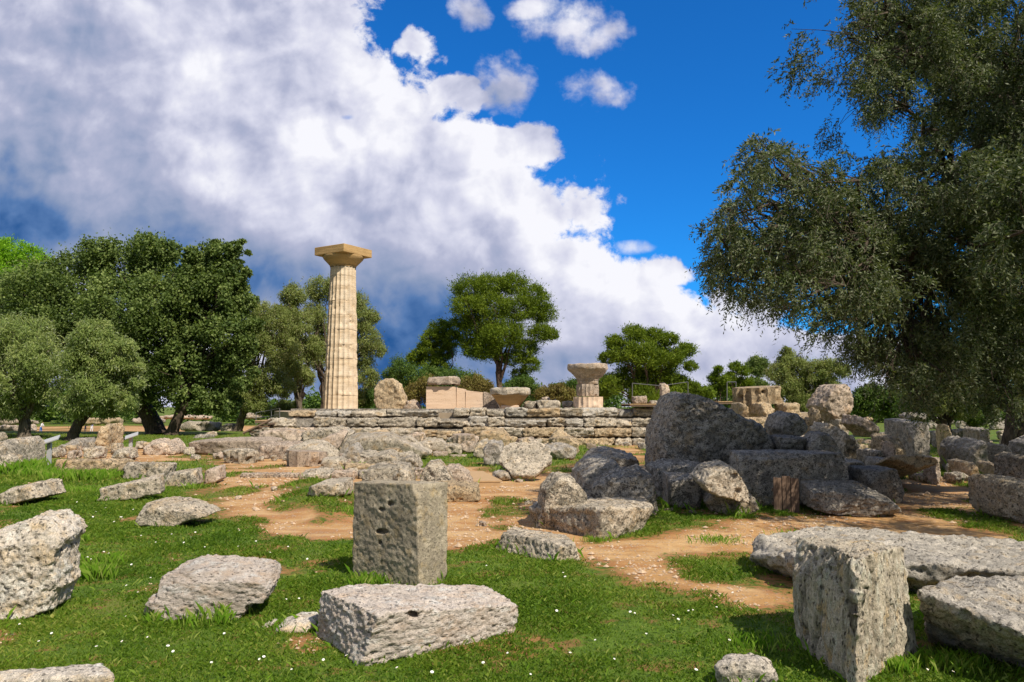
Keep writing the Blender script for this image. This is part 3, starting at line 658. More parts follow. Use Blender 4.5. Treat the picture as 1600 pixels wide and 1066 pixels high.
# --- right group in the shade of the olive
rock('giant fallen drum with a dark curved face, the biggest stone here', 'column drum', 'poly', [(1006, 742), (1005, 712), (1009, 685), (1020, 655), (1034, 628), (1046, 613), (1070, 611), (1094, 614), (1125, 629), (1165, 648), (1200, 664), (1212, 690), (1196, 716), (1180, 745)], 'dark', d=14.6, dep=1.9, yaw=3, ft=.10, inset=.86, round=.17, rough=1.0)
rock('dark dome of stone left of the giant fallen drum', O_, 'poly', [(908, 745), (912, 712), (935, 700), (965, 697), (995, 704), (1002, 716), (1000, 745)], 'dark', d=16.0, dep=1.5, ft=.2)
rock('rounded dark boulder behind the long pale block', O_, 'poly', [(890, 770), (894, 735), (920, 714), (960, 708), (990, 735), (990, 772)], 'dark', d=13.4, dep=1.2, ft=.2)
rock('squat dark boulder with a lichened crown beside the long pale block', O_, 'poly', [(915, 790), (925, 755), (950, 735), (1000, 725), (1020, 738), (1028, 790)], 'dark', d=11.8, dep=1.0, ft=.2)
rock('smooth shaded block standing under the giant drum', B_, 'block', (1034, 736, 1100, 797), 'dark', dep=.9, j=.04, rough=.5)
rock('flat rock bridging the gap at the foot of the giant drum', L_, 'poly', [(1005, 752), (1010, 725), (1040, 717), (1100, 716), (1120, 735), (1110, 755)], 'dark', d=13.4, dep=1.0, ft=.3)
rock('holed grey boulder leaning in front of the giant drum', O_, 'poly', [(1078, 745), (1095, 725), (1135, 717), (1148, 722), (1170, 755), (1178, 790), (1110, 775), (1090, 762)], 'grey', d=11.3, dep=.8, ft=.15, foot=False, holes=[(1148, 744, 4, 4, .08), (1153, 767, 5, 4, .08)])
rock('holed boulder with a pale face, lowest in the shaded group', O_, 'poly', [(1097, 782), (1110, 765), (1150, 758), (1180, 770), (1189, 795), (1170, 806), (1125, 805), (1104, 798)], 'grey', dep=.7, ft=.15)
rock('long upright slab with a flat top behind the wooden planks', L_, 'poly', [(1138, 800), (1140, 742), (1142, 703), (1230, 702), (1326, 704), (1328, 745), (1326, 800)], 'dark', d=12.9, dep=.9, yaw=0, ft=.02, rough=.5)
rock('dark angular rock perched right of the giant drum', O_, 'poly', [(1192, 668), (1205, 648), (1235, 642), (1250, 645), (1266, 664), (1255, 680), (1205, 684)], 'dark', d=15.5, dep=1.2)
rock('row block with dark stains below the angular rock', B_, 'block', (1200, 679, 1262, 706), 'dark', d=14.2, dep=1)
rock('dark rounded stone on top of the long upright slab', O_, 'poly', [(1244, 720), (1252, 690), (1272, 674), (1294, 672), (1312, 690), (1328, 716), (1328, 722)], 'dark', d=13.9, dep=1.0)
rock('shaded flat fronted slab right of the long upright slab', L_, 'poly', [(1324, 776), (1324, 728), (1400, 727), (1416, 730), (1414, 760), (1404, 780)], 'dark', d=13.5, dep=.9, yaw=0, ft=.04, rough=.5)
rock('big low slab with a layered face right of the planks', L_, 'poly', [(1247, 790), (1249, 750), (1290, 746), (1370, 752), (1402, 775), (1418, 802), (1380, 811), (1300, 808), (1262, 800)], 'dark', dep=1.0, ft=.25, strat=(1, 1, 2.5))
rock('square block at the right edge below the old olive', B_, 'poly', [(1512, 800), (1511, 748), (1530, 739), (1640, 742), (1650, 822), (1560, 823), (1520, 812)], 'grey', dep=1.1, ft=.12, yaw=3, rough=.7)
rock('dark slab lying on top of the square block at the right edge', L_, 'poly', [(1552, 745), (1554, 712), (1600, 706), (1660, 708), (1660, 748)], 'dark', d=12.6, dep=1.2, ft=.15)
rock('tall tilted drum with a pinkish ribbed side on the skyline', 'column drum', 'poly', [(1258, 634), (1280, 612), (1298, 601), (1330, 600), (1336, 612), (1330, 640), (1316, 658), (1288, 658)], 'pink', d=24, dep=1.3, ft=.0, round=.012)
rock('small pointed stone leaning on the tall tilted drum', T_, 'poly', [(1262, 652), (1262, 642), (1276, 636), (1286, 650), (1287, 664), (1266, 664)], 'ochre', d=22, dep=.6)
rock('broad lit block below the small pointed stone', B_, 'poly', [(1232, 690), (1240, 650), (1280, 648), (1288, 664), (1286, 690)], 'ochre', d=22.5, dep=1)
rock('large sloping lit slab running down to the right of the dark rocks', L_, 'poly', [(1262, 710), (1268, 672), (1290, 658), (1346, 684), (1350, 694), (1330, 700), (1340, 712)], 'grey', d=18.5, dep=1.6, ft=.25, rough=1.1)
rock('slanted shaded slab propped beside the tall tilted drum', L_, 'poly', [(1312, 662), (1326, 646), (1350, 655), (1382, 668), (1380, 680), (1360, 684), (1336, 672)], 'pink', d=22, dep=1.2)
rock('small ochre stone lying on the slanted shaded slab', T_, 'boulder', (1351, 651, 1365, 659), 'ochre', d=23, dep=.4)
rock('large squared block in full shade, right of the slanted slab', B_, 'poly', [(1380, 706), (1381, 655), (1448, 653), (1456, 672), (1453, 707)], 'dark', d=20, dep=1.6, yaw=0, rough=.4)
rock('lumpy dark stone on top of the squared shaded block', T_, 'boulder', (1402, 645, 1450, 657), 'dark', d=22, dep=.8)
rock('bright ochre stone in front of the squared shaded block', T_, 'poly', [(1358, 692), (1362, 680), (1385, 676), (1412, 680), (1418, 692), (1405, 705), (1370, 706)], 'ochre', d=17.5, dep=.9, ft=.2)
rock('pink wedge below the bright ochre stone', T_, 'poly', [(1376, 710), (1376, 690), (1384, 688), (1402, 704), (1400, 714)], 'pink', d=16.6, dep=.5)
rock('crumbling lit ledge left of the pink wedge', L_, 'block', (1336, 700, 1384, 716), 'grey', d=16.9, dep=.9)
rock('thin flat plate on the lit ledge', L_, 'block', (1348, 713, 1396, 722), 'dark', d=15.8, dep=.6, j=.03)
rock('long slanting slab with an orange underside by the path', L_, 'poly', [(1350, 724), (1360, 714), (1420, 710), (1462, 722), (1474, 730), (1470, 736), (1415, 752), (1400, 744)], 'ochre', d=15.0, dep=1.6, tip=-14, ft=.1, foot=False, cuts=2)
rock('pink broken plate resting on the long slanting slab', T_, 'poly', [(1438, 716), (1444, 710), (1466, 716), (1470, 724), (1448, 724)], 'pink', d=16.2, dep=.6)
rock('pale block in the lit row right of the slanting slab', B_, 'poly', [(1480, 738), (1482, 718), (1520, 716), (1530, 722), (1526, 738)], 'ochre', dep=1, d=17.0, ft=.2)
rock('low lit slab at the right end of the lit row', L_, 'poly', [(1524, 736), (1526, 720), (1556, 718), (1572, 726), (1560, 736)], 'ochre', dep=1, d=17.2, ft=.25)
rock('rounded pitted stone below the lit row', T_, 'boulder', (1472, 737, 1514, 757), 'grey', dep=.8)
rock('pale flat rubble spilling under the slanting slab', T_, 'block', (1418, 738, 1474, 756), 'ochre', dep=.9)
rock('shaded slanting rock pile left of the old trunk', O_, 'poly', [(1466, 716), (1470, 700), (1505, 682), (1540, 680), (1552, 700), (1550, 718), (1500, 720)], 'dark', d=19, dep=1.6, ft=.2)
rock('shaded block on the rock pile left of the old trunk', B_, 'poly', [(1506, 690), (1504, 670), (1545, 665), (1550, 690)], 'dark', d=22, dep=1.2)
rock('rounded shaded rock just below the old trunk', O_, 'poly', [(1540, 716), (1542, 694), (1560, 690), (1580, 704), (1582, 718)], 'dark', d=19, dep=1)
rock('shaded rock right of the old trunk at the frame edge', O_, 'boulder', (1574, 680, 1640, 704), 'dark', d=23, dep=1.4)
rock('ochre stone in dappled light under the far trees', T_, 'boulder', (1462, 662, 1486, 684), 'ochre', d=26, dep=1)
rock('dark stone beside the ochre stone under the far trees', T_, 'block', (1484, 660, 1506, 684), 'dark', d=26, dep=1)
# ------------------------------------------------------------ temple platform
PY = 33.0; CH = .44
plat = empty('temple_platform', (2.5, PY, 0)); tag(plat, 'long stepped platform of weathered limestone courses below the tall column', 'temple ruin')
def unparent_loc(o, par):
    o.parent = par; o.location = Vector(o.location) - Vector(par.location)
ZT = 1.60
steps = [(1.19, ZT, PY + 1.1, -9.9, 12.4), (.76, 1.19, PY + .55, -10.6, 12.4), (.34, .76, PY, -11.2, 12.4), (-.1, .34, PY - .3, -11.0, 12.4)]
for ci, (z0, z1, yf, xa, xb) in enumerate(steps):
    bm = bmesh.new(); box(bm, xa - 1.3, xb - 1.4, yf + .42 - PY, yf + 1.6 - PY + ci * .6, z0, z1 - .06 - .02 * ci)
    for v in bm.verts: v.co.x -= 1.2
    core = link('course', bm_mesh('course', bm), M['dark'], plat)
    x = xa; r = random.Random(40 + ci); k = 0
    while x < xb:
        w = r.uniform(.6, 1.9); gap = r.uniform(-.02, .02)
        miss = r.random() < .03 and ci < 3
        if not miss:
            left = x < -4; drop = (.10 if left else 0) * (ci == 0)
            h = z1 - z0 - r.uniform(0, .05) - drop; dz = 0
            if r.random() < .12: h *= .7
            bm = hullmesh([[(sx * (w - gap) / 2 + r.uniform(-.05, .04), sy * .42 + (r.uniform(-.16, .08) if sy < 0 else 0), sz * h + (r.uniform(-.07, .02) if sz else .01)) for sx in (-1, 1) for sy in (-1, 1) for sz in (0, 1)]])
            org = Vector((x + w / 2, yf + .42, z0)); 
            for v in bm.verts: v.co += org
            break_corners(bm, r, 3, True, .86, .97)
            ob = finish_rock('block', bm, org, 30, M[r.choice(['grey', 'grey', 'grey', 'grey', 'rough', 'pink', 'ochre'])], {'seed': 300 + ci * 40 + k, 'vox': .045, 'rough': 1.35, 'strat': (1, 1, 2.0), 'round': .015, 'rim': False})
            ob.parent = core; ob.location = org - Vector(plat.location)
        x += w; k += 1
bm = bmesh.new(); px_ = Vector(plat.location); ft_ = [(-9.3, PY + 1.4), (14.5, PY + 1.4), (14.5, 63), (-18, 63), (-14.2, 46)]
lo_ = [bm.verts.new(Vector((x, y, .6)) - px_) for x, y in ft_]; hi_ = [bm.verts.new(Vector((x, y, 1.36)) - px_) for x, y in ft_]
bm.faces.new(lo_[::-1]); bm.faces.new(hi_)
for i in range(5): bm.faces.new((lo_[i], lo_[(i + 1) % 5], hi_[(i + 1) % 5], hi_[i]))
me = bm_mesh('deck_fill', bm); M['fill'] = simple('packed_rubble_earth', (.34, .27, .19), .95, 0, .4, 2)
link('fill', me, M['fill'], plat)
def deck_rock(label, cat, kind, data, mat, d, **o): return rock(label, cat, kind, data, mat, d=d, **o)
deck_rock('small broken block on the top course right of the inverted capital', B_, 'block', (838, 625, 876, 640), 'grey', 36, dep=1)
deck_rock('low rubble stone beside the broken block on the top course', T_, 'block', (818, 627, 842, 640), 'grey', 36.6, dep=1)
deck_rock('small lump of stone topmost on the rubble near the fluted stump', T_, 'boulder', (845, 620, 860, 627), 'pink', 37, dep=.5)
deck_rock('flat block just left of the fluted stump with capital', B_, 'block', (878, 627, 898, 637), 'grey', 37, dep=1)
deck_rock('low stone leaning on the round end of the fallen drum', T_, 'poly', [(628, 641), (636, 625), (648, 624), (656, 634), (662, 641)], 'pink', 38.5, dep=1)
deck_rock('broken stone on the wooden deck by the railing', T_, 'block', (986, 619, 1013, 632), 'pink', 35.5, dep=1)
deck_rock('flat stone scrap on the wooden deck', T_, 'block', (1012, 626, 1032, 632), 'grey', 35.5, dep=.6)
deck_rock('narrow upright stone stump behind the deck railing', B_, 'poly', [(1031, 632), (1030, 600), (1038, 598), (1046, 602), (1050, 632)], 'pink', 36, dep=.5, yaw=0)
deck_rock('leftmost rough block of the skyline row under the broken fluted drum', B_, 'block', (1140, 629, 1170, 655), 'ochre', 27, dep=1.4)
deck_rock('middle rough block of the skyline row under the broken fluted drum', B_, 'block', (1166, 629, 1212, 656), 'ochre', 27, dep=1.4)
deck_rock('rightmost rough block of the skyline row under the broken fluted drum', B_, 'block', (1208, 630, 1254, 658), 'ochre', 27, dep=1.4)
deck_rock('lower ledge block beneath the skyline row', B_, 'block', (1140, 652, 1260, 684), 'ochre', 25.5, dep=1.6, j=.04)
deck_rock('foundation block supporting the stones right of the giant drum', B_, 'block', (1180, 680, 1300, 712), 'grey', 20.5, dep=1.6, j=.04)
deck_rock('base block under the tall tilted drum', B_, 'block', (1285, 655, 1330, 700), 'grey', 23.5, dep=1.6, j=.04)

# fluted shafts -------------------------------------------------
def fluted(r0, r1, h, rings, nfl=20, depth=.075, seg_per=8, entasis=0.0, seed=1, wear=.01, rot=0.0, cutfn=None):
    n_ = nfl * seg_per; a = np.arange(n_) / n_ * 2 * np.pi + rot; ph = (np.arange(n_) % seg_per) / seg_per
    fl = np.sin(ph * np.pi) ** .8
    zz = np.linspace(0, h, rings + 1); V_ = []
    for z in zz:
        t = z / h; R = r0 + (r1 - r0) * t + entasis * math.sin(t * math.pi); rr = R * (1 - depth * fl)
        V_.append(np.stack([rr * np.cos(a), rr * np.sin(a), np.full(n_, z)], 1))
    capn = 5
    for c in range(1, capn): V_.append(np.stack([V_[rings][:, 0] * (1 - c / capn), V_[rings][:, 1] * (1 - c / capn), np.full(n_, h)], 1))
    P = np.concatenate(V_); tot = rings + capn; I = np.arange(tot * n_).reshape(tot, n_) if False else np.arange((rings + capn) * n_).reshape(rings + capn, n_)
    J = np.roll(I, -1, 1); Fq = np.stack([I[:-1].ravel(), J[:-1].ravel(), J[1:].ravel(), I[1:].ravel()], 1)
    # bottom rim
    c0 = len(P); P = np.concatenate([P, [[0, 0, h]], [[0, 0, 0]]])
    top = np.stack([I[-1], J[-1], np.full(n_, c0), np.full(n_, c0)], 1); bot = np.stack([J[0], I[0], np.full(n_, c0 + 1), np.full(n_, c0 + 1)], 1)
    nz = fbm(P * np.array([2.2, 2.2, 2.8]), 4, seed); rad = np.hypot(P[:, 0], P[:, 1]) + 1e-6
    nick = sstep(.35, .9, fbm(P * np.array([3, 3, 7.0]), 3, seed + 9)) * wear * 3
    sc = 1 + (nz * wear - nick) / np.maximum(rad, .2); P[:, 0] *= sc; P[:, 1] *= sc
    return P, Fq, np.concatenate([top, bot])[:, :3]
def add_fluted(name, P, Fq, tri, mat, parent=None, loc=(0, 0, 0), rot=None):
    bm = bmesh.new(); vs = [bm.verts.new(p) for p in P]
    for f in Fq: bm.faces.new([vs[i] for i in f])
    for f in tri: bm.faces.new([vs[i] for i in f])
    me = bm_mesh(name, bm, True)
    try: me.set_sharp_from_angle(angle=math.radians(38))
    except Exception: pass
    o = link(name, me, M[mat], parent, loc)
    if rot is not None: o.rotation_euler = rot
    return o
def lathe(name, prof, mat, parent=None, loc=(0, 0, 0), seg=48, seed=3, wear=.01, rot=None, sharp=35):
    a = np.arange(seg) / seg * 2 * np.pi; P = []
    for r_, z in prof: P.append(np.stack([r_ * np.cos(a), r_ * np.sin(a), np.full(seg, z)], 1))
    P = np.concatenate(P); I = np.arange(len(prof) * seg).reshape(len(prof), seg); J = np.roll(I, -1, 1)
    Fq = np.stack([I[:-1].ravel(), J[:-1].ravel(), J[1:].ravel(), I[1:].ravel()], 1)
    nz = fbm(P * 2.5, 4, seed) * wear; rad = np.hypot(P[:, 0], P[:, 1]) + 1e-6; k = 1 + nz / np.maximum(rad, .3); P[:, 0] *= k; P[:, 1] *= k; P[:, 2] += fbm(P * 3 + 9, 3, seed + 4) * wear * .7
    return add_fluted(name, P, Fq, [], mat, parent, loc, rot)
def dense(prof, k=4):
    out = []
    for (a, b), (c, d) in zip(prof[:-1], prof[1:]):
        for i in range(k): out.append((a + (c - a) * i / k, b + (d - b) * i / k))
    return out + [prof[-1]]
# the standing column
D = 48.0; cb = at(532, 643, D); cb.z = 1.34
colr = empty('doric_column', cb); tag(colr, 'tall restored fluted column with a square capital slab, standing alone on the platform', 'column')
hs = (643 - 417) * D / F
zs = [0, .11, .235, .36, .455, .56, .66, .76, .86, .935, 1.0]
for i in range(len(zs) - 1):
    z0, z1 = zs[i] * hs, zs[i + 1] * hs - .008; ra = 1.08 + (.79 - 1.08) * zs[i]; rb = 1.08 + (.79 - 1.08) * zs[i + 1]
    e = 1 + (.006 if i % 2 else -.004)
    P, Fq, tri = fluted(ra * e, rb * e, z1 - z0, 6, 20, .085, 8, 0, 60 + i, .028 if 1 <= i <= 7 else .010, .07)
    add_fluted('drum', P, Fq, tri, 'col', colr, (0, 0, z0))
capz = hs
lathe('echinus', dense([(.80, 0), (.81, .05), (.79, .06), (.83, .09), (.82, .11), (.87, .15), (1.02, .30), (1.20, .48), (1.28, .62), (1.28, .70), (0.1, .70)], 2), 'cap', colr, (0, 0, capz), 64, 5, .012)
bm = bmesh.new(); s = 1.26; box(bm, -s, s, -s, s, 0, .50, Matrix.Rotation(math.radians(-32), 4, 'Z')); bmesh.ops.bevel(bm, geom=bm.edges[:], offset=.02, segments=1, affect='EDGES')
ab = link('abacus', bm_mesh('abacus', bm), M['cap'], colr, (0, 0, capz + .705))
# fluted stump with capital
D = 36.0; b0 = at(919, 637, D)
st = empty('column_stump', b0); tag(st, 'short fluted column stump carrying a chipped flaring capital', 'column')
P, Fq, tri = fluted(.70, .69, .50, 6, 18, .07, 8, 0, 91, .02, .1); add_fluted('lower_drum', P, Fq, tri, 'cella', st)
P, Fq, tri = fluted(.53, .52, .56, 6, 18, .07, 8, 0, 93, .03, .3); add_fluted('upper_drum', P, Fq, tri, 'pink', st, (-.02, 0, .53))
lathe('capital', dense([(.0, 0), (.48, 0), (.50, .12), (.47, .16), (.52, .2), (.50, .24), (.62, .36), (.86, .62), (.90, .66), (.94, .72), (.93, .92), (.84, .95), (.1, .95)], 3), 'pink', st, (0, 0, 1.09), 56, 8, .06)
# inverted capital lying on the deck
D = 37.0; b0 = at(797, 638, D); z_ = (638 - 607) * D / F
ic = empty('fallen_capital', b0); tag(ic, 'broad fallen capital with a flat disc top and cone base on the platform', 'capital')
lathe('cone', dense([(.0, 0), (.42, 0), (.5, .1), (.9, z_ - .3)], 5), 'cap', ic, (0, 0, 0), 56, 12, .03)
lathe('disc', dense([(.9, z_ - .32), (.99, z_ - .28), (1.01, z_ - .12), (.96, z_ - .02), (.7, z_), (.02, z_)], 3), 'grey', ic, (0, 0, 0), 56, 13, .07)
bm = bmesh.new(); box(bm, -.42, .42, -.5, -.3, -.02, .14); bmesh.ops.bevel(bm, geom=bm.edges[:], offset=.02, segments=1, affect='EDGES'); link('foot', bm_mesh('foot', bm), M['cella'], ic)
rock('round drum end of rough ochre stone standing on edge right of the tall column', 'column drum', 'poly', [(583, 626), (584, 607), (591, 596), (602, 591), (614, 592), (625, 600), (632, 612), (637, 628), (638, 642), (600, 642), (588, 637)], 'ochre', d=38.6, dep=1.0, yaw=-12, ft=0, inset=.98, bk=.9, rough=1.0, round=.03)
# cella wall
def prism_px(name, outline, d, dep, mat, parent=None, loc=None, o=None):
    bm = bmesh.new(); A = [at(px, py, d) for px, py in outline]; base = Vector(loc) if loc is not None else Vector((0, 0, 0))
    f = [bm.verts.new(p - base) for p in A]; g = [bm.verts.new(p + Vector((0, dep, 0)) - base) for p in A]; k = len(A)
    bm.faces.new(f); bm.faces.new(g[::-1])
    for i in range(k): bm.faces.new((f[i], f[(i + 1) % k], g[(i + 1) % k], g[i]))
    bmesh.ops.triangulate(bm, faces=bm.faces[:]); bmesh.ops.subdivide_edges(bm, edges=bm.edges[:], cuts=3, use_grid_fill=True)
    for v in bm.verts: 
        q = float(vnoise(np.array([v.co[:]]) * 3.1, 5)[0]); v.co += Vector((q, q, q * .4)) * .012
    return link(name, bm_mesh(name, bm), M[mat], parent)
c0 = at(692, 640, 38); cw = empty('cella_wall', c0); tag(cw, 'smooth restored wall of dressed pinkish stone on the platform, highest at its left end', 'wall')
prism_px('wall', [(666, 641), (666, 604), (711, 604), (712, 606), (713, 641)], 38, 1.6, 'cella', cw, c0)
prism_px('wall_block', [(713.3, 641), (713.3, 606), (726, 608), (727, 641)], 38.05, 1.4, 'cella', cw, c0)
prism_px('wall_block', [(727.4, 641), (727.4, 610), (754, 613), (755, 641)], 38.1, 1.4, 'cella', cw, c0)
prism_px('wall_block', [(755.5, 641), (755.5, 612), (768, 615), (776, 628), (782, 641)], 38.15, 1.4, 'pink', cw, c0)
rock('rough weathered slab capping the left end of the smooth wall', L_, 'poly', [(667, 602), (669, 589), (715, 588), (720, 594), (719, 602)], 'pink', d=37.9, dep=1.3, yaw=0, ft=0, rough=.7)
# fluted fragments (partly buried drums)
def fl_frag(label, bb, d, R, h, mat, rot=(0, 0, 0), nfl=18, depth=.08, seed=5, wear=.04):
    b = gnd((bb[0] + bb[2]) / 2, bb[3]); b.z = gz(b.x, b.y) - .04; k_ = b.y / d; R *= k_; h *= k_; P, Fq, tri = fluted(R, R * .98, h, 6, nfl, depth, 8, 0, seed, wear)
    tag(add_fluted('column_drum', P, Fq, tri, mat, None, b + Vector((0, R * .7, 0)), [math.radians(a) for a in rot]), label, 'column drum')
fl_frag('short fluted drum piece with a shaded left side on the grass strip', (705, 677, 740, 703), 27, .42, .56, 'pink', (4, 0, 10), 12, .13, 21)
fl_frag('low fluted drum fragment lying at the far edge of the path', (444, 701, 500, 729), 20.6, .52, .44, 'pink', (0, 3, 20), 12, .09, 22, .06)
fl_frag('short ribbed drum piece in front of the smooth beam', (352, 700, 398, 724), 21.3, .40, .36, 'grey', (0, 0, 0), 12, .10, 23, .06)
b = at(1190, 630, 28); P, Fq, tri = fluted(.86, .86, .62, 8, 18, .11, 8, 0, 31, .08)
tag(add_fluted('column_drum', P, Fq, tri, 'ochre', None, b + Vector((0, .5, -.02)), (math.radians(3), math.radians(-3), 0)), 'broken fluted drum with scalloped edges on the skyline row', 'column drum')

# ------------------------------------------------------------ decks, rails, panels, planks
def rails(label, posts, d, top, bars, deck=None, group=None):
    base = at(posts[0][0], posts[0][1], d); r_ = empty('handrail', base); tag(r_, label, 'railing', group)
    pp = [at(p[0], p[1], d + (p[2] if len(p) > 2 else 0)) for p in posts]; tp = [at(p[0], top[i], d + (p[2] if len(p) > 2 else 0)) for i, p in enumerate(posts)]
    for a, b in zip(pp, tp): link('post', tubes_mesh('post', [([a - base, b - base], .022)]), M['rail'], r_)
    for k in range(bars):
        q = [Vector(a).lerp(b, 1 - k * .42) - base for a, b in zip(pp, tp)]
        link('bar', tubes_mesh('bar', [(q, .018)]), M['rail'], r_)
rails('slack handrail behind the narrow stone stump on the wooden deck', [(988, 631), (1032, 631), (1075, 626)], 36.3, (599, 603, 597), 1)
rails('short two post handrail right of the giant fallen drum', [(1136, 634), (1150, 628, 2)], 34, (597, 597), 1)
rails('grey handrail at the top of the wooden ramp by the platform corner', [(400, 664, 3), (424, 664, 3), (437, 660, 0)], 36, (645, 641, 638), 2)
def deck(label, px0, px1, py, d, dep, th=.08, name='wooden_deck', n_=12):
    a = at(px0, py, d); b = at(px1, py, d); o = empty(name, a); tag(o, label, 'deck')
    bm = bmesh.new(); w = (b.x - a.x) / n_
    for i in range(n_): box(bm, i * w + .006, (i + 1) * w - .006, 0, dep, -.04, 0)
    link('planks', bm_mesh('planks', bm), M['wood'], o)
    bm = bmesh.new(); box(bm, 0, b.x - a.x, .02, .08, -.04 - th, -.043); link('beam', bm_mesh('beam', bm), M['darkwood'], o)
    bm = bmesh.new(); box(bm, 0, b.x - a.x, dep - .1, dep - .04, -.04 - th, -.043); link('beam', bm_mesh('beam', bm), M['darkwood'], o); return o
deck('wooden viewing deck on the platform left of the giant drum', 984, 1056, 631, 33.6, 2.6)
deck('wooden walkway end right of the giant drum', 1122, 1152, 627, 33, 2.4, n_=6)
deck('wooden landing at the left end of the platform', 398, 444, 657, 35, 2.4, n_=10)
# ramp with stair stringers
a = at(384, 676, 33); rp = empty('wooden_stairs', a); tag(rp, 'dark stepped wooden ramp climbing to the landing at the platform corner', 'stairs')
for k in range(5):
    bm = bmesh.new(); box(bm, .16 * k, .16 * k + .45, 0, 1.1, .085 * k, .085 * k + .05); link('tread', bm_mesh('tread', bm), M['darkwood'], rp)
link('stringer', tubes_mesh('stringer', [([(-.1, -.03, -.03), (1.1, -.03, .55)], .05)]), M['darkwood'], rp)
# boardwalk
bw = gnd(752, 762); o = empty('boardwalk', (bw.x, bw.y, gz(bw.x, bw.y))); tag(o, 'low wooden boardwalk section on the earth path beside the tilted drum', 'boardwalk')
bm = bmesh.new()
for i in range(14):
    box(bm, -.22 - i * .012, .42 - i * .035, i * .17, i * .17 + .155, .09, .12)
link('planks', bm_mesh('planks', bm), M['wood'], o)
bm = bmesh.new(); box(bm, -.2, .38, .01, .05, 0, .088); box(bm, -.2, -.14, .06, 2.2, 0, .088); link('frame', bm_mesh('frame', bm), M['wood'], o)
# vertical planks between the slabs
p = gnd(1230, 801); o = empty('plank_barrier', (p.x, p.y, gz(p.x, p.y))); tag(o, 'row of old vertical boards blocking the gap between two shaded slabs', 'plank fence')
w = 40 * p.y / F; h = 53 * p.y / F
for i in range(6):
    bm = bmesh.new(); x = -w / 2 + i * w / 6; box(bm, x + .004, x + w / 6 - .004, (i % 2) * .012, .03 + (i % 2) * .012, -.02, h + (.02 if i in (2, 3) else -.008 * (i % 3)))
    link('board', bm_mesh('board', bm), M['darkwood'], o)
bm = bmesh.new(); box(bm, -w / 2, w / 2, .05, .09, h * .6, h * .68); box(bm, -w / 2, w / 2, .05, .09, h * .2, h * .28); link('crossbar', bm_mesh('crossbar', bm), M['darkwood'], o)
# information panels
for lab, px, pyb, pyt, d in (('sloped information board on a post, beside the large rounded boulder', 76, 725, 692, 21.5), ('sloped information board on a post, under the oak', 204, 700, 684, 27.5)):
    b = at(px, pyb, d); o = empty('information_board', b); tag(o, lab, 'information board')
    h = (pyb - pyt) * d / F; s_ = d / 21.5
    bm = bmesh.new(); box(bm, -.05, .05, -.04, .04, -.1, h); link('post', bm_mesh('post', bm), M['panel'], o)
    bm = bmesh.new(); box(bm, -.2, .24, -.22, .22, -.02, .02); bmesh.ops.bevel(bm, geom=bm.edges[:], offset=.005, segments=1, affect='EDGES')
    q = link('board', bm_mesh('board', bm), M['panel'], o, (0, 0, h + .06)); q.rotation_euler = (math.radians(12), math.radians(-20), math.radians(20))

# ------------------------------------------------------------ far excavation walls and visitors
for i, (lab, x0, x1, yt, yb, d, mt) in enumerate((
        ('long low ruin wall far off behind the left olives', -30, 62, 655, 664, 66, 'pink'), ('low ruin wall in the distance between the olive trunks', 118, 196, 653, 664, 70, 'ochre'),
        ('far low wall of pale stones beyond the oak trunks', 205, 262, 654, 662, 64, 'pink'), ('grey rubble wall in the distance right of the oak', 280, 350, 659, 668, 58, 'grey'),
        ('sunlit rubble bank seen between the oaks and the ramp', 342, 372, 663, 671, 54, 'grey'), ('far pale terrace wall behind the oaks', 240, 335, 649, 655, 84, 'pink'),
        ('thin white kerb in the far field at the left edge', -40, 60, 664, 670, 56, 'pink'), ('far wall fragment just left of the wooden landing', 378, 410, 646, 654, 72, 'pink'))):
    rock(lab, 'ruin wall', 'block', (x0, yt, x1, yb), mt, d=d, dep=1.2, yaw=rnd.uniform(-3, 3), j=.05, name='ruin_wall', rough=1.2, vox=.12)
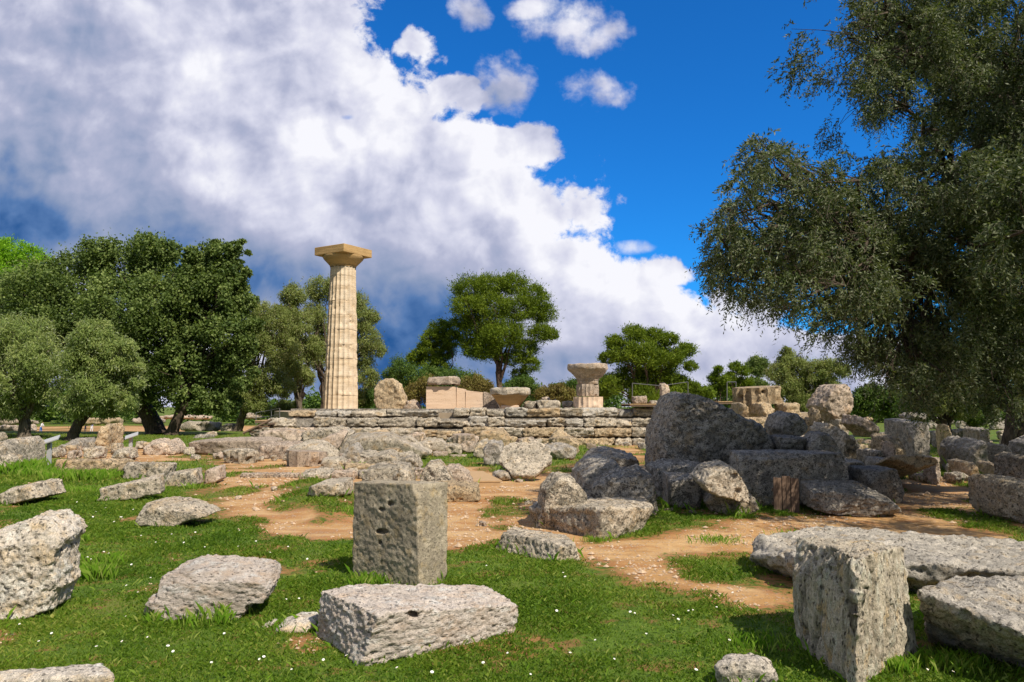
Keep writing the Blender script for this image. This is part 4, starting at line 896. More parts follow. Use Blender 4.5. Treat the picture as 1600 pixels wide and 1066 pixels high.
def person(label, px, pyb, d, hgt, top, bottom, bend):
    """small continuous figure, leaning over"""
    b = at(px, pyb, d); s = hgt / 1.7; V_ = []; 
    J = {'pel': (0, 0, .92), 'che': (bend * .5, 0, 1.30), 'nec': (bend * .75, 0, 1.45), 'hea': (bend, 0, 1.60), 'sL': (bend * .55, .18, 1.38), 'sR': (bend * .55, -.18, 1.38),
         'eL': (bend * .8, .24, 1.12), 'eR': (bend * .8, -.24, 1.12), 'hL': (bend * 1.2, .2, .90), 'hR': (bend * 1.2, -.2, .90), 'kL': (.08, .12, .48), 'kR': (-.02, -.12, .48), 'fL': (0, .13, .05), 'fR': (-.12, -.12, .05), 'tL': (.16, .13, .03), 'tR': (.04, -.12, .03)}
    Rr = dict(pel=.15, che=.17, nec=.06, hea=.11, sL=.07, sR=.07, eL=.05, eR=.05, hL=.04, hR=.04, kL=.075, kR=.075, fL=.05, fR=.05, tL=.04, tR=.04)
    E_ = [('pel', 'che'), ('che', 'nec'), ('nec', 'hea'), ('che', 'sL'), ('che', 'sR'), ('sL', 'eL'), ('sR', 'eR'), ('eL', 'hL'), ('eR', 'hR'), ('pel', 'kL'), ('pel', 'kR'), ('kL', 'fL'), ('kR', 'fR'), ('fL', 'tL'), ('fR', 'tR')]
    K = list(J); me = bpy.data.meshes.new('person'); me.from_pydata([tuple(c * s for c in J[k]) for k in K], [(K.index(a), K.index(c)) for a, c in E_], [])
    ob = bpy.data.objects.new('person', me); COL.objects.link(ob); md = ob.modifiers.new('s', 'SKIN'); 
    for i, k in enumerate(K): me.skin_vertices[0].data[i].radius = (Rr[k] * s, Rr[k] * s)
    ob.modifiers.new('u', 'SUBSURF').levels = 1
    dg = bpy.context.evaluated_depsgraph_get(); new = bpy.data.meshes.new_from_object(ob.evaluated_get(dg)); ob.modifiers.clear(); ob.data = new
    for mm in (M[top], M[bottom], M['skin']): new.materials.append(mm)
    for p in new.polygons: p.use_smooth = True; c = p.center; p.material_index = 2 if (c.z > 1.46 * s or (abs(c.y) > .17 * s and c.z < 1.05 * s and c.x > bend * s)) else (0 if c.z > .9 * s else 1)
    ob.location = b; return tag(ob, label, 'person')
def skin_ready(me): 
    return me

ORD = ['first', 'second', 'third', 'fourth', 'fifth', 'sixth', 'seventh', 'eighth', 'ninth', 'tenth', 'eleventh', 'twelfth']
def scatter_stones(place, grp, x0, x1, y0, y1, cnt, s0, s1, mats, seed, asp=.6):
    r = random.Random(seed); xs = sorted(x0 + (x1 - x0) * (i + r.uniform(.1, .9)) / cnt for i in range(cnt))
    for i, x in enumerate(xs):
        y = r.uniform(y0, y1); w = r.uniform(s0, s1); h = w * asp * r.uniform(.75, 1.3); m_ = r.choice(mats)
        rock(ORD[i] + ' stone from left, loose rubble ' + place, 'stone', 'block', (x - w / 2, y - h, x + w / 2, y), m_, group=grp, j=.11, yaw=r.uniform(-35, 35), tip=r.uniform(-12, 12), rough=1.1)
scatter_stones('between the smooth beam and the fluted fragments', 'rubble beside the path', 300, 440, 712, 722, 6, 9, 20, ['grey', 'pink'], 1)
scatter_stones('in front of the leaning stained slab', 'rubble below the stained slab', 470, 650, 716, 742, 12, 16, 38, ['grey', 'grey', 'pink', 'ochre'], 2)
scatter_stones('behind the shoulder of the upright block', 'rubble behind the upright block', 545, 700, 742, 762, 8, 16, 36, ['grey', 'grey', 'pink'], 3)
scatter_stones('along the foot of the steps, left half', 'rubble at the foot of the steps on the left', 440, 660, 698, 706, 11, 16, 40, ['grey', 'pink', 'grey', 'ochre'], 4, .7)
scatter_stones('along the foot of the steps, right half', 'rubble at the foot of the steps on the right', 660, 860, 697, 703, 11, 14, 36, ['grey', 'pink', 'grey', 'ochre'], 5, .7)
scatter_stones('under the olive trees at the far left', 'rubble under the left olives', 80, 300, 700, 716, 12, 12, 28, ['grey', 'pink', 'ochre'], 6, .6)
scatter_stones('on the slope below the tall tilted drum', 'rubble below the tilted drum', 1285, 1400, 700, 722, 10, 12, 30, ['grey', 'ochre', 'pink'], 7)
scatter_stones('around the lit row at the right', 'rubble around the lit row', 1400, 1600, 722, 742, 12, 14, 34, ['ochre', 'grey', 'pink'], 8)
scatter_stones('in the shade left of the old double trunk', 'rubble in the shade by the trunk', 1440, 1600, 686, 706, 11, 16, 40, ['dark', 'grey', 'grey'], 9, .65)
scatter_stones('right of the tilted hexagonal drum', 'rubble right of the tilted drum', 860, 1010, 698, 716, 6, 8, 22, ['grey', 'dark', 'pink'], 10)
scatter_stones('at the feet of the shaded boulder group', 'rubble at the feet of the shaded boulders', 1030, 1300, 790, 808, 8, 8, 20, ['grey', 'pink', 'dark'], 11)
scatter_stones('on the earth path left of the upright block', 'stones on the earth path', 360, 540, 745, 790, 7, 6, 13, ['pink', 'ochre'], 12)
scatter_stones('along the path right of the upright block', 'stones along the right path', 700, 1000, 770, 850, 9, 6, 14, ['pink', 'ochre', 'grey'], 13)
scatter_stones('on the grass strip below the steps', 'rubble on the grass strip', 600, 850, 704, 716, 10, 12, 30, ['grey', 'pink', 'ochre'], 14)
scatter_stones('between the tall tilted drum and the shaded squared block', 'rubble by the shaded squared block', 1300, 1470, 690, 702, 10, 14, 34, ['grey', 'ochre', 'pink'], 15)
scatter_stones('far back under the right hand trees', 'rubble under the right trees', 1400, 1600, 664, 680, 12, 14, 32, ['grey', 'dark', 'dark'], 16)
for i, (lab, pl, d_, mt) in enumerate((
        ('broad weathered slab overlapping the lower steps at their left end', [(402, 690), (404, 674), (440, 668), (478, 672), (486, 690)], 29.5, 'pink'),
        ('sloping slab fallen across the lower steps left of centre', [(468, 692), (478, 672), (530, 664), (556, 672), (548, 694)], 29, 'grey'),
        ('pale cracked slab lying high on the rubble heap below the column', [(556, 690), (566, 676), (600, 670), (622, 680), (630, 700)], 28, 'ochre'),
        ('brown shouldered slab on the right side of the heap below the column', [(604, 708), (618, 684), (640, 678), (660, 694), (668, 710)], 26.5, 'grey'),
        ('pale slab face in the heap just above the mound block', [(505, 740), (512, 722), (548, 716), (556, 738)], 19.8, 'pink'),
        ('grey slab wedged between the stained slab and the small boulders', [(610, 735), (618, 712), (650, 708), (662, 728), (655, 738)], 20.6, 'grey'),
        ('angular block leaning on the steps above the short fluted piece', [(742, 692), (752, 672), (786, 668), (800, 684), (796, 694)], 29.5, 'ochre'),
        ('flat slab in the right rubble under the lit ledge', [(1290, 735), (1300, 716), (1350, 714), (1366, 730)], 16.5, 'grey'),
        ('dark leaning slab at the right edge behind the square block', [(1570, 715), (1574, 690), (1620, 684), (1650, 716)], 18.5, 'dark'))):
    rock(lab, 'stone slab', 'poly', pl, mt, d=d_, dep=1.1, ft=.12, rough=1.0)
for args in (('person in a white hat and blue clothes bending over in the far field', 63.5, 677, 78, 1.15, 'white_cloth', 'blue_cloth', .30),
             ('person in a blue top standing among the far ruins', 143, 675, 80, 1.25, 'blue_cloth', 'white_cloth', .12),
             ('person in dark clothes left of the one in the blue top', 133, 675, 80, .95, 'dark_cloth', 'dark_cloth', .28)):
    person(*args)

# ------------------------------------------------------------ foliage
def unit(v): return v / (np.linalg.norm(v, axis=1, keepdims=True) + 1e-9)
def leaves(rs, C, out, l, w, style, tint):
    """one diamond leaf per centre"""
    n_ = len(C)
    if style == 'hang': ax = unit(rs.normal(size=(n_, 3)) * .55 + out * .25 + np.array([0, 0, -.55]))
    elif style == 'pine': ax = unit(rs.normal(size=(n_, 3)) * .6 + out * .7 + np.array([0, 0, .45]))
    else: ax = unit(rs.normal(size=(n_, 3)) + out * .3)
    nr = unit(rs.normal(size=(n_, 3)) * .62 + out * .95 + np.array([0, 0, .35])); sd_ = unit(np.cross(ax, nr)); nr = np.cross(sd_, ax)
    L = l * rs.uniform(.65, 1.3, (n_, 1)); Wd = w * rs.uniform(.7, 1.3, (n_, 1))
    a = C - ax * L * .5; b = C + sd_ * Wd * .5 + ax * L * .05 - nr * Wd * .12; c = C + ax * L * .5; d = C - sd_ * Wd * .5 + ax * L * .05 - nr * Wd * .12
    V_ = np.stack([a, b, c, d], 1).reshape(-1, 3); Fc = np.arange(n_ * 4).reshape(-1, 4); return V_, Fc, np.repeat(tint, 4)
def crown(rs, blobs, n_, l, w, style, sub=.30, fill=.5, squash=.85):
    """leaf clumps spread over the limbs' ends; blobs = (x, y, z, r)"""
    B = np.array(blobs, float); wt_ = B[:, 3] ** 2; wt_ /= wt_.sum(); Vs = []; Fs = []; Ts = []; off = 0
    for (x, y, z, r), q in zip(B, wt_):
        nb = int(n_ * q); k = max(9, int(34 * (1 if r > .5 else .6)))
        dirs = unit(rs.normal(size=(k, 3))); rr = r * (fill + (1 - fill) * rs.random((k, 1)) ** .5); cc = np.array([x, y, z]) + dirs * rr * np.array([1, 1, squash])
        sr = r * sub * rs.uniform(.55, 1.35, k); pk = sr ** 2; pk /= pk.sum(); which = rs.choice(k, nb, p=pk)
        dv = unit(rs.normal(size=(nb, 3))); rad = sr[which][:, None] * np.where(rs.random((nb, 1)) < (.12 if style == 'hang' else .26), 1.0 + rs.random((nb, 1)) ** 1.5 * 1.3, rs.random((nb, 1)) ** .45 * 1.1)
        C = cc[which] + dv * rad * np.array([1, 1, .75 if style == 'pine' else 1.0]); out = unit(dv * .7 + dirs[which] * .6)
        tk = rs.normal(0, .16, k)[which]; tint = np.clip(.45 + tk + rs.normal(0, .2, nb), 0, 1)
        v, f, t_ = leaves(rs, C, out, l, w, style, tint); Vs.append(v); Fs.append(f + off); Ts.append(t_); off += len(v)
    return np.concatenate(Vs), np.concatenate(Fs), np.concatenate(Ts)
def limb(r, a, b, r0, r1, wig=.08, n_=6):
    a = Vector(a); b = Vector(b); L = (b - a).length; pts = []
    for i in range(n_ + 1):
        t = i / n_; p = a.lerp(b, t); p.z += math.sin(t * math.pi) * L * .05
        if 0 < i < n_: p += Vector((r.uniform(-1, 1), r.uniform(-1, 1), r.uniform(-1, 1))) * L * wig * .5
        pts.append(p)
    return pts, [r0 + (r1 - r0) * (i / n_) ** .8 for i in range(n_ + 1)]
def tree(name, label, base, D, pblobs, n_, l, w, style, leafm, barkm, tr=.25, fork=.35, group=None, cat='tree', deep=1, extra=(), seed=1, sub=.3, fill=.5, trunks=None, lean=0.0, squash=.85):
    rs = np.random.default_rng(seed); r = random.Random(seed); bx = at(base, 660, D).x; zb = gz(bx, D) - .1; org = Vector((bx, D, zb))
    o = empty(name, org); tag(o, label, cat, group); blobs = []
    for px, py, pr in pblobs:
        for k in range(deep):
            dy = 0 if deep == 1 else r.uniform(-1, 1) * pr * D / F * 1.1
            c = at(px, py, D + dy) ; blobs.append((c.x - org.x, c.y - org.y, c.z - org.z, pr * D / F))
    for c in extra: blobs.append((c[0] - org.x, c[1] - org.y, c[2] - org.z, c[3]))
    V_, Fc, T = crown(rs, blobs, n_, l, w, style, sub, fill, squash)
    zt = np.array([b_[2] for b_ in blobs]); cxm = np.mean([b_[0] for b_ in blobs]); hf = max(.6, (zt.min() * .4 + zt.mean() * .6) * fork)
    lst = []
    for (tx, ty) in (trunks or [(0, 0)]):
        top = Vector((tx * .8 + cxm * .25 + lean, ty, hf)); p, q = limb(r, (tx, ty, 0), top, tr, tr * .72, .06); q[0] *= 1.35; lst.append((p, q))
        near = sorted(blobs, key=lambda b_: -b_[3])[:14] if not trunks else [b_ for b_ in blobs if abs(b_[0] - tx) <= min(abs(b_[0] - u[0]) for u in trunks) + 1e-6][:10]
        for b_ in near:
            e = Vector(b_[:3]); p, q = limb(r, top - Vector((0, 0, r.uniform(0, hf * .25))), e, tr * r.uniform(.3, .55), tr * .07, .12); lst.append((p, q))
            for _ in range(3):
                s_ = p[r.choice((3, 4, 5))]; v = Vector((r.gauss(0, 1), r.gauss(0, 1), r.gauss(.2, .8))).normalized() * b_[3] * .9; lst.append(limb(r, s_, e + v, tr * .14, tr * .03, .1, 4))
    link('trunk', tubes_mesh('trunk', lst, 9), M[barkm], o)
    link('crown', np_mesh('crown', V_, Fc, False, {'tint': T}), M[leafm], o)
    return o
olg = 'olive trees at the left'
tree('olive_tree', 'leftmost sage green olive with drooping foliage', 40, 40, [(34, 528, 40), (-20, 545, 50), (58, 560, 38), (10, 585, 45), (72, 600, 30), (-35, 610, 50), (45, 625, 28), (15, 640, 20), (84, 575, 16), (60, 515, 20)], 62000, .20, .05, 'hang', 'l_olive', 'bark_olive', .34, .45, olg, deep=2, seed=3, trunks=[(0, 0)], sub=.30)
tree('olive_tree', 'round sage green olive between the leftmost olive and the oak', 112, 37.5, [(146, 530, 30), (180, 552, 28), (128, 568, 30), (190, 592, 28), (150, 605, 34), (208, 570, 16), (122, 632, 22), (196, 628, 18), (165, 575, 28), (214, 600, 12), (168, 640, 16)], 62000, .19, .048, 'hang', 'l_olive', 'bark', .30, .45, olg, deep=2, seed=4, sub=.30)
tree('oak_tree', 'wide dark oak filling the left background behind the olives', 245, 46, [(240, 402, 40), (185, 418, 50), (120, 440, 50), (60, 455, 50), (5, 470, 55), (230, 385, 24), (150, 395, 26), (262, 392, 22), (200, 480, 62), (120, 510, 55), (255, 470, 55), (40, 520, 55), (225, 560, 45), (240, 610, 35), (180, 560, 50)], 105000, .17, .12, 'leaf', 'l_oak', 'bark', .62, .30, deep=2, seed=5, fill=.5, sub=.24)
tree('oak_tree', 'right hand dark oak with thin upright shoots near the tall column', 268, 44.5, [(318, 408, 28), (345, 395, 20), (366, 388, 13), (300, 450, 42), (345, 460, 38), (372, 440, 14), (375, 480, 20), (300, 510, 45), (350, 520, 38), (280, 570, 40), (330, 580, 42), (365, 560, 24), (300, 625, 26), (350, 630, 24), (376, 600, 14), (300, 398, 14), (382, 452, 8), (370, 412, 10), (350, 428, 26), (330, 435, 30), (362, 400, 9), (378, 378, 6), (336, 380, 8), (392, 470, 12), (398, 508, 14), (386, 540, 18), (396, 582, 10), (388, 395, 5), (384, 425, 9)], 92000, .17, .12, 'leaf', 'l_oak', 'bark', .36, .35, deep=2, seed=6, fill=.5, sub=.24)
tree('pine_tree', 'bright green pine top showing above the oak at the left edge', 20, 80, [(18, 392, 24), (-15, 400, 28), (45, 400, 20), (66, 412, 16), (0, 430, 35), (40, 440, 30)], 26000, .34, .09, 'pine', 'l_pine2', 'bark_pine', .3, .5, deep=2, seed=7)
tree('olive_tree', 'warm green olive between the oak and the tall column', 372, 54, [(405, 490, 20), (430, 500, 24), (398, 530, 28), (440, 545, 28), (380, 560, 20), (420, 590, 30), (375, 610, 24), (400, 630, 18), (445, 605, 18), (360, 590, 12)], 46000, .20, .055, 'hang', 'l_olive2', 'bark_olive', .32, .4, deep=2, seed=8, fill=.45)
tree('olive_tree', 'olive with a small round top left of the tall column', 470, 56, [(458, 462, 19), (448, 490, 16), (468, 505, 22), (452, 530, 22), (482, 545, 22), (462, 575, 20), (440, 560, 15), (478, 590, 14)], 34000, .20, .055, 'hang', 'l_olive2', 'bark_olive', .26, .4, deep=2, seed=9, fill=.45)
tree('olive_tree', 'tallest olive, rising directly behind the tall column', 495, 60, [(500, 452, 22), (492, 490, 20), (506, 520, 24), (560, 472, 16), (565, 500, 22), (575, 530, 22), (592, 548, 12), (560, 560, 24), (575, 590, 18), (496, 560, 22), (555, 620, 16), (520, 445, 12), (580, 495, 13)], 42000, .21, .055, 'hang', 'l_olive2', 'bark', .36, .4, deep=2, seed=10, fill=.45)
tree('stone_pine', 'big round headed pine at the centre of the skyline', 779, 66, [(735, 452, 26), (765, 445, 20), (800, 444, 22), (832, 462, 22), (848, 490, 20), (730, 478, 24), (770, 478, 28), (812, 482, 26), (722, 502, 14), (745, 515, 28), (785, 520, 30), (760, 545, 24), (845, 520, 18), (862, 522, 11), (820, 545, 20), (800, 560, 16), (740, 545, 18), (830, 570, 14), (812, 585, 13)], 78000, .26, .06, 'pine', 'l_pine', 'bark_pine', .32, .78, deep=2, seed=11, sub=.34, fill=.68, squash=.7)
tree('pine_tree', 'smaller pine leaning against the left of the round headed pine', 700, 68, [(690, 515, 18), (672, 528, 14), (708, 530, 14), (665, 548, 14), (690, 548, 18), (650, 560, 14), (680, 575, 20)], 26000, .26, .06, 'pine', 'l_pine', 'bark_pine', .2, .5, deep=2, seed=12, fill=.6)
tree('pine_tree', 'wide bushy pine right of the fluted stump', 1012, 60, [(990, 522, 16), (1020, 524, 16), (1045, 530, 13), (962, 535, 14), (975, 550, 22), (1010, 555, 26), (1045, 558, 22), (1072, 548, 15), (950, 560, 12), (1080, 572, 10), (985, 590, 24), (1030, 592, 26), (1064, 600, 16), (955, 600, 20), (1085, 605, 10), (940, 615, 12), (1005, 620, 22), (1055, 622, 18)], 72000, .24, .06, 'pine', 'l_pine', 'bark_pine', .35, .4, deep=2, seed=13, sub=.34, fill=.62, squash=.75)
tree('pine_tree', 'slim young pine left of the short handrail', 1122, 80, [(1122, 578, 7), (1116, 590, 9), (1130, 595, 9), (1120, 608, 11), (1108, 612, 8), (1135, 612, 8)], 9000, .28, .07, 'pine', 'l_pine', 'bark_pine', .14, .6, deep=2, seed=14, sub=.4)
tree('pine_tree', 'young pine behind the short handrail', 1150, 82, [(1148, 572, 8), (1160, 580, 9), (1142, 588, 8), (1155, 600, 11), (1140, 606, 9), (1168, 598, 8)], 10000, .28, .07, 'pine', 'l_pine', 'bark_pine', .14, .6, deep=2, seed=15, sub=.4)
tree('pine_tree', 'dark round topped pine behind the broken fluted drum', 1184, 88, [(1180, 566, 10), (1192, 568, 8), (1172, 572, 8), (1184, 578, 11), (1180, 600, 10), (1190, 605, 10)], 12000, .30, .08, 'leaf', 'l_oak', 'bark_pine', .18, .6, deep=2, seed=16, sub=.4)
tree('olive_tree', 'brownish olive behind the broken fluted drum', 1252, 48, [(1232, 562, 16), (1215, 580, 18), (1245, 580, 22), (1275, 580, 20), (1300, 572, 16), (1318, 580, 12), (1230, 605, 22), (1265, 608, 24), (1292, 600, 18), (1215, 615, 12), (1250, 630, 18), (1228, 548, 8)], 46000, .16, .045, 'hang', 'l_olive2', 'bark_olive', .24, .35, deep=2, seed=17, fill=.45)
tree('olive_tree', 'old olive with a thick dark double trunk at the right edge', 1572, 26, [(1600, 560, 52), (1540, 570, 40), (1640, 600, 50), (1690, 560, 70), (1500, 600, 30), (1650, 500, 60), (1600, 500, 50)], 60000, .12, .032, 'hang', 'l_big', 'bark', .24, .55, deep=1, seed=18, extra=[(19, 29, 5, 2.5), (20, 24, 6, 2.5), (18.6, 23.8, 3.8, 1.5), (17.8, 24.6, 3.0, 1.1)], trunks=[(0, 0), (.38, .1)])
tree('olive_tree', 'shady olive between the green bush and the old double trunk', 1478, 32, [(1440, 588, 30), (1480, 572, 40), (1522, 598, 36), (1455, 622, 26), (1500, 640, 20), (1425, 560, 28), (1535, 560, 34), (1410, 600, 22)], 52000, .13, .035, 'hang', 'l_olive2', 'bark', .26, .5, deep=2, seed=19, fill=.45)
bg_ = 'bushes along the back of the site'
def shrub(label, base, D, bl, n_, lm, seed, l=.15, w=.07, name='shrub', style='leaf', group=bg_): return tree(name, label, base, D, bl, n_, l, w, style, lm, 'bark_twig', .06, .3, group, 'shrub', 2, seed=seed, fill=.35)
shrub('green shrub left of the round drum end, below the dark cloud', 630, 58, [(625, 575, 18), (612, 590, 14), (642, 590, 20), (632, 612, 22), (655, 600, 16)], 16000, 'l_shrub', 21)
shrub('twiggy brown shrub directly behind the round drum end', 655, 50, [(650, 612, 16), (668, 602, 16), (645, 625, 12), (672, 622, 14)], 7000, 'l_brown', 22)
shrub('green shrub behind the capped end of the smooth wall', 700, 60, [(690, 592, 20), (715, 590, 18), (735, 598, 18), (700, 612, 18), (670, 585, 14)], 16000, 'l_shrub', 23)
shrub('reddish brown shrub at the foot of the round headed pine', 745, 56, [(740, 598, 16), (755, 610, 16), (728, 612, 12)], 10000, 'l_brown', 24)
shrub('low green shrub between the round headed pine and the fluted stump', 815, 58, [(800, 605, 14), (820, 600, 14), (838, 612, 12)], 11000, 'l_shrub', 25)
shrub('brown hedge bush just left of the fluted stump', 860, 54, [(850, 618, 14), (868, 612, 14), (884, 618, 14)], 10000, 'l_brown', 26)
shrub('green bush seen through the gap left of the fluted stump', 886, 64, [(880, 606, 10), (896, 604, 12), (868, 606, 8)], 7000, 'l_shrub', 27)
shrub('low green bush between the wide pine and the short handrail', 1098, 62, [(1095, 612, 10), (1108, 616, 10), (1085, 620, 10)], 7000, 'l_pine', 28)
shrub('dense green bush right of the tall tilted drum', 1356, 42, [(1346, 618, 13), (1362, 612, 14), (1345, 638, 14), (1372, 632, 18), (1392, 622, 16), (1400, 640, 18)], 24000, 'l_shrub', 29, .12, .07)
shrub('yellow green bush under the drooping olive at the right', 1440, 38, [(1425, 632, 20), (1450, 622, 22), (1475, 612, 20), (1440, 648, 16)], 20000, 'l_shrub', 30, .11, .06)
shrub('broad leafy bush left of the old double trunk', 1510, 38, [(1500, 630, 26), (1530, 640, 24), (1550, 625, 20), (1520, 655, 14)], 22000, 'l_shrub', 31, .11, .06)
shrub('sunlit bush right of the old double trunk', 1600, 36, [(1590, 650, 16), (1615, 640, 22), (1600, 625, 18)], 14000, 'l_shrub', 32, .11, .06)
shrub('low bright bush between the ramp rails and the left olives', 425, 60, [(405, 640, 10), (425, 642, 10), (445, 636, 12), (462, 634, 10)], 9000, 'l_olive2', 33)
shrub('dark leafy bush behind the foot of the tall column', 575, 62, [(572, 622, 16), (590, 618, 14), (600, 628, 10)], 11000, 'l_shrub', 34)
# far-off wood closing the horizon
rs = np.random.default_rng(77); bl = []
for i in range(230):
    a_ = rs.uniform(-1, 1); D = rs.uniform(125, 175); x = a_ * D * .95; z = rs.uniform(0, 4.6) + 1.6 * math.sin(x * .07) - 1.0; bl.append((x, D, z, rs.uniform(1.6, 3.2)))
V_, Fc, T = crown(rs, bl, 90000, .8, .45, 'leaf', .4, .3)
tag(link('distant_wood', np_mesh('distant_wood', V_, Fc, False, {'tint': T}), M['l_shrub']), 'far band of green woodland closing the horizon behind the ruins', 'wood', kind='stuff')

# ------------------------------------------------------------ the big near olive
rs = np.random.default_rng(5); r = random.Random(5); D0 = 13.0
TB = Vector((13.6, 13.2, -.1)); o = empty('olive_tree', TB); tag(o, 'huge olive overhanging the whole right side of the photo, its trunk out of frame', 'tree')
PB = [(1180, 238, 34), (1212, 262, 34), (1160, 290, 34), (1148, 335, 36), (1128, 375, 34), (1118, 420, 26), (1150, 440, 28), (1190, 390, 50), (1195, 450, 34), (1240, 300, 48), (1245, 370, 55), (1255, 440, 48), (1222, 482, 20), (1295, 285, 45),
      (1310, 350, 65), (1320, 430, 65), (1312, 500, 40), (1345, 545, 30), (1370, 268, 40), (1390, 340, 80), (1400, 440, 85), (1400, 530, 55), (1470, 270, 85), (1480, 390, 95), (1490, 500, 85), (1470, 580, 48), (1570, 300, 95), (1580, 430, 105), (1570, 540, 80), (1560, 610, 40),
      (1372, 95, 40), (1325, 60, 20), (1345, 30, 22), (1385, 150, 38), (1430, 80, 62), (1450, 200, 34), (1365, 5, 32), (1480, 70, 90), (1515, 160, 70), (1580, 90, 110), (1590, 210, 100), (1420, -10, 60), (1660, 350, 110), (1660, 150, 110), (1440, 640 - 15, 20), (1385, 585, 22)]
big = []
for px, py, pr in PB:
    ds = (9.9, 11.4, 12.9) if px < 1335 and py > 200 else ((11.2, 12.8, 14.4) if px > 1335 else (12.2, 13.4))
    if px < 1300 and 200 < py < 345: ds = (9.7, 11.0)
    for q, d_ in enumerate(ds):
        dd = d_ + r.uniform(-.5, .5); j_ = pr * .35 * (q > 0); c = at(px + r.uniform(0, 1) * j_, py + r.uniform(-.6, .6) * j_, dd); big.append((c.x - TB.x, c.y - TB.y, c.z - TB.z, pr * dd / F * (.95 if q == 0 else .85)))
inview = len(big)
for c in ((7.6, 8.6, 4.6, 1.3), (9.2, 8.0, 4.6, 1.5), (8.4, 9.6, 5.2, 1.4), (10.5, 8.8, 4.8, 1.5), (11.5, 10, 6, 1.7), (10, 10.5, 7, 1.4), (12.5, 8.4, 5, 1.5), (9.6, 9.2, 3.2, 1.0), (11.2, 7.6, 3.6, 1.1), (15, 14, 6, 2.2), (6.4, 8.6, 3.9, .9), (7.0, 9.6, 4.4, 1.1),
          (6.2, 13.5, 8.4, 1.4), (8, 12.5, 9.4, 1.6), (9.5, 14, 9.6, 1.8), (11.5, 13, 10, 2), (7.4, 15, 8.2, 1.4), (9, 11, 8.6, 1.3), (10.6, 11.6, 4.2, 1.0), (13.5, 16.5, 6.5, 1.8), (15, 17.5, 6, 2.2), (14.5, 15.5, 8.5, 2)):
    big.append((c[0] - TB.x, c[1] - TB.y, c[2] - TB.z, c[3]))
B = np.array(big); inv = np.arange(len(B)) < inview; NS = 52000
wt_ = np.where(inv, B[:, 3] ** 2, B[:, 3] ** 2 * .28); wt_ /= wt_.sum(); bi = rs.choice(len(B), NS, p=wt_)
# twig tips clustered in tufts on each clump
tuft_dir = unit(rs.normal(size=(len(B) * 16, 3))).reshape(len(B), 16, 3); tuft_r = (.5 + .55 * rs.random((len(B), 16, 1)))
ti = rs.integers(0, 11, NS); base_ = B[bi, :3] + tuft_dir[bi, ti] * tuft_r[bi, ti] * B[bi, 3:4] * np.array([1, 1, .85])
outd = unit(tuft_dir[bi, ti] * .8 + rs.normal(size=(NS, 3)) * .6); st0 = base_ + rs.normal(size=(NS, 3)) * B[bi, 3:4] * .125
Lt = rs.uniform(.16, .44, (NS, 1)); K = 15
tw = np.linspace(0, 1, 5); path = []
for t in tw: path.append(st0 + outd * Lt * t * .75 + np.array([0, 0, -1.0]) * Lt * (.08 * t + .42 * t * t))
path = np.stack(path, 1)
tt = np.linspace(.08, 1, K); seg = np.minimum((tt * 4).astype(int), 3); fr = tt * 4 - seg
C = path[:, seg] * (1 - fr)[None, :, None] + path[:, seg + 1] * fr[None, :, None]; tan = unit((path[:, seg + 1] - path[:, seg]).reshape(-1, 3)).reshape(NS, K, 3)
C = C.reshape(-1, 3); tan = tan.reshape(-1, 3); n_ = len(C); sgn = np.tile(np.where(np.arange(K) % 2, 1., -1.), NS)[:, None]
sv = unit(np.cross(tan, rs.normal(size=(n_, 3)))); ax = unit(tan * .75 + sv * sgn * .8 + rs.normal(size=(n_, 3)) * .2); nr = unit(np.cross(ax, sv) + rs.normal(size=(n_, 3)) * .6); sd_ = unit(np.cross(ax, nr)); nr = np.cross(sd_, ax)
far = ~inv[np.repeat(bi, K)]; scl = np.where(far, 1.25, 1.0)[:, None]
L = .062 * rs.uniform(.7, 1.25, (n_, 1)) * scl; Wd = .018 * rs.uniform(.8, 1.25, (n_, 1)) * scl; q0 = C; 
V_ = np.stack([q0, q0 + ax * L * .5 + sd_ * Wd * .5, q0 + ax * L, q0 + ax * L * .5 - sd_ * Wd * .5], 1).reshape(-1, 3)
tk = rs.normal(0, .13, (len(B), 16))[bi, ti]; tint = np.clip(.42 + np.repeat(tk, K) + rs.normal(0, .2, n_), 0, 1)
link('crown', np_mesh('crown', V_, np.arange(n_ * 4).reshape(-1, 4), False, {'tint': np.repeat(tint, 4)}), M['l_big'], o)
# twigs as thin three sided rods
sel = rs.random(NS) < .3; pth = path[sel][:, ::1]; m_ = len(pth); ofs = np.array([[1, 0, 0], [-.5, 0, .87], [-.5, 0, -.87]]) * .0028
tv = (pth[:, :, None, :] + ofs[None, None] * (1 - .15 * np.arange(5))[None, :, None, None]).reshape(-1, 3); Fc = []
base_i = (np.arange(m_) * 15)[:, None, None]; f4 = []
for s_ in range(4):
    for k in range(3): f4.append((s_ * 3 + k, s_ * 3 + (k + 1) % 3, s_ * 3 + 3 + (k + 1) % 3, s_ * 3 + 3 + k))
link('twigs', np_mesh('twigs', tv, (base_i + np.array(f4)[None]).reshape(-1, 4)), M['bark_twig'], o)
lst = []; top = Vector((-1.2, 0, 2.6)); p, q = limb(r, (0, 0, 0), top, .62, .48, .05); q[0] *= 1.3; lst.append((p, q))
mains = [Vector(at(px, py, 13) - TB) for px, py in ((1400, 440), (1480, 270), (1560, 480), (1450, 90), (1600, 150))]
mp = []
for e in mains:
    p, q = limb(r, top, e, .26, .10, .10, 9); lst.append((p, q)); mp.append(p)
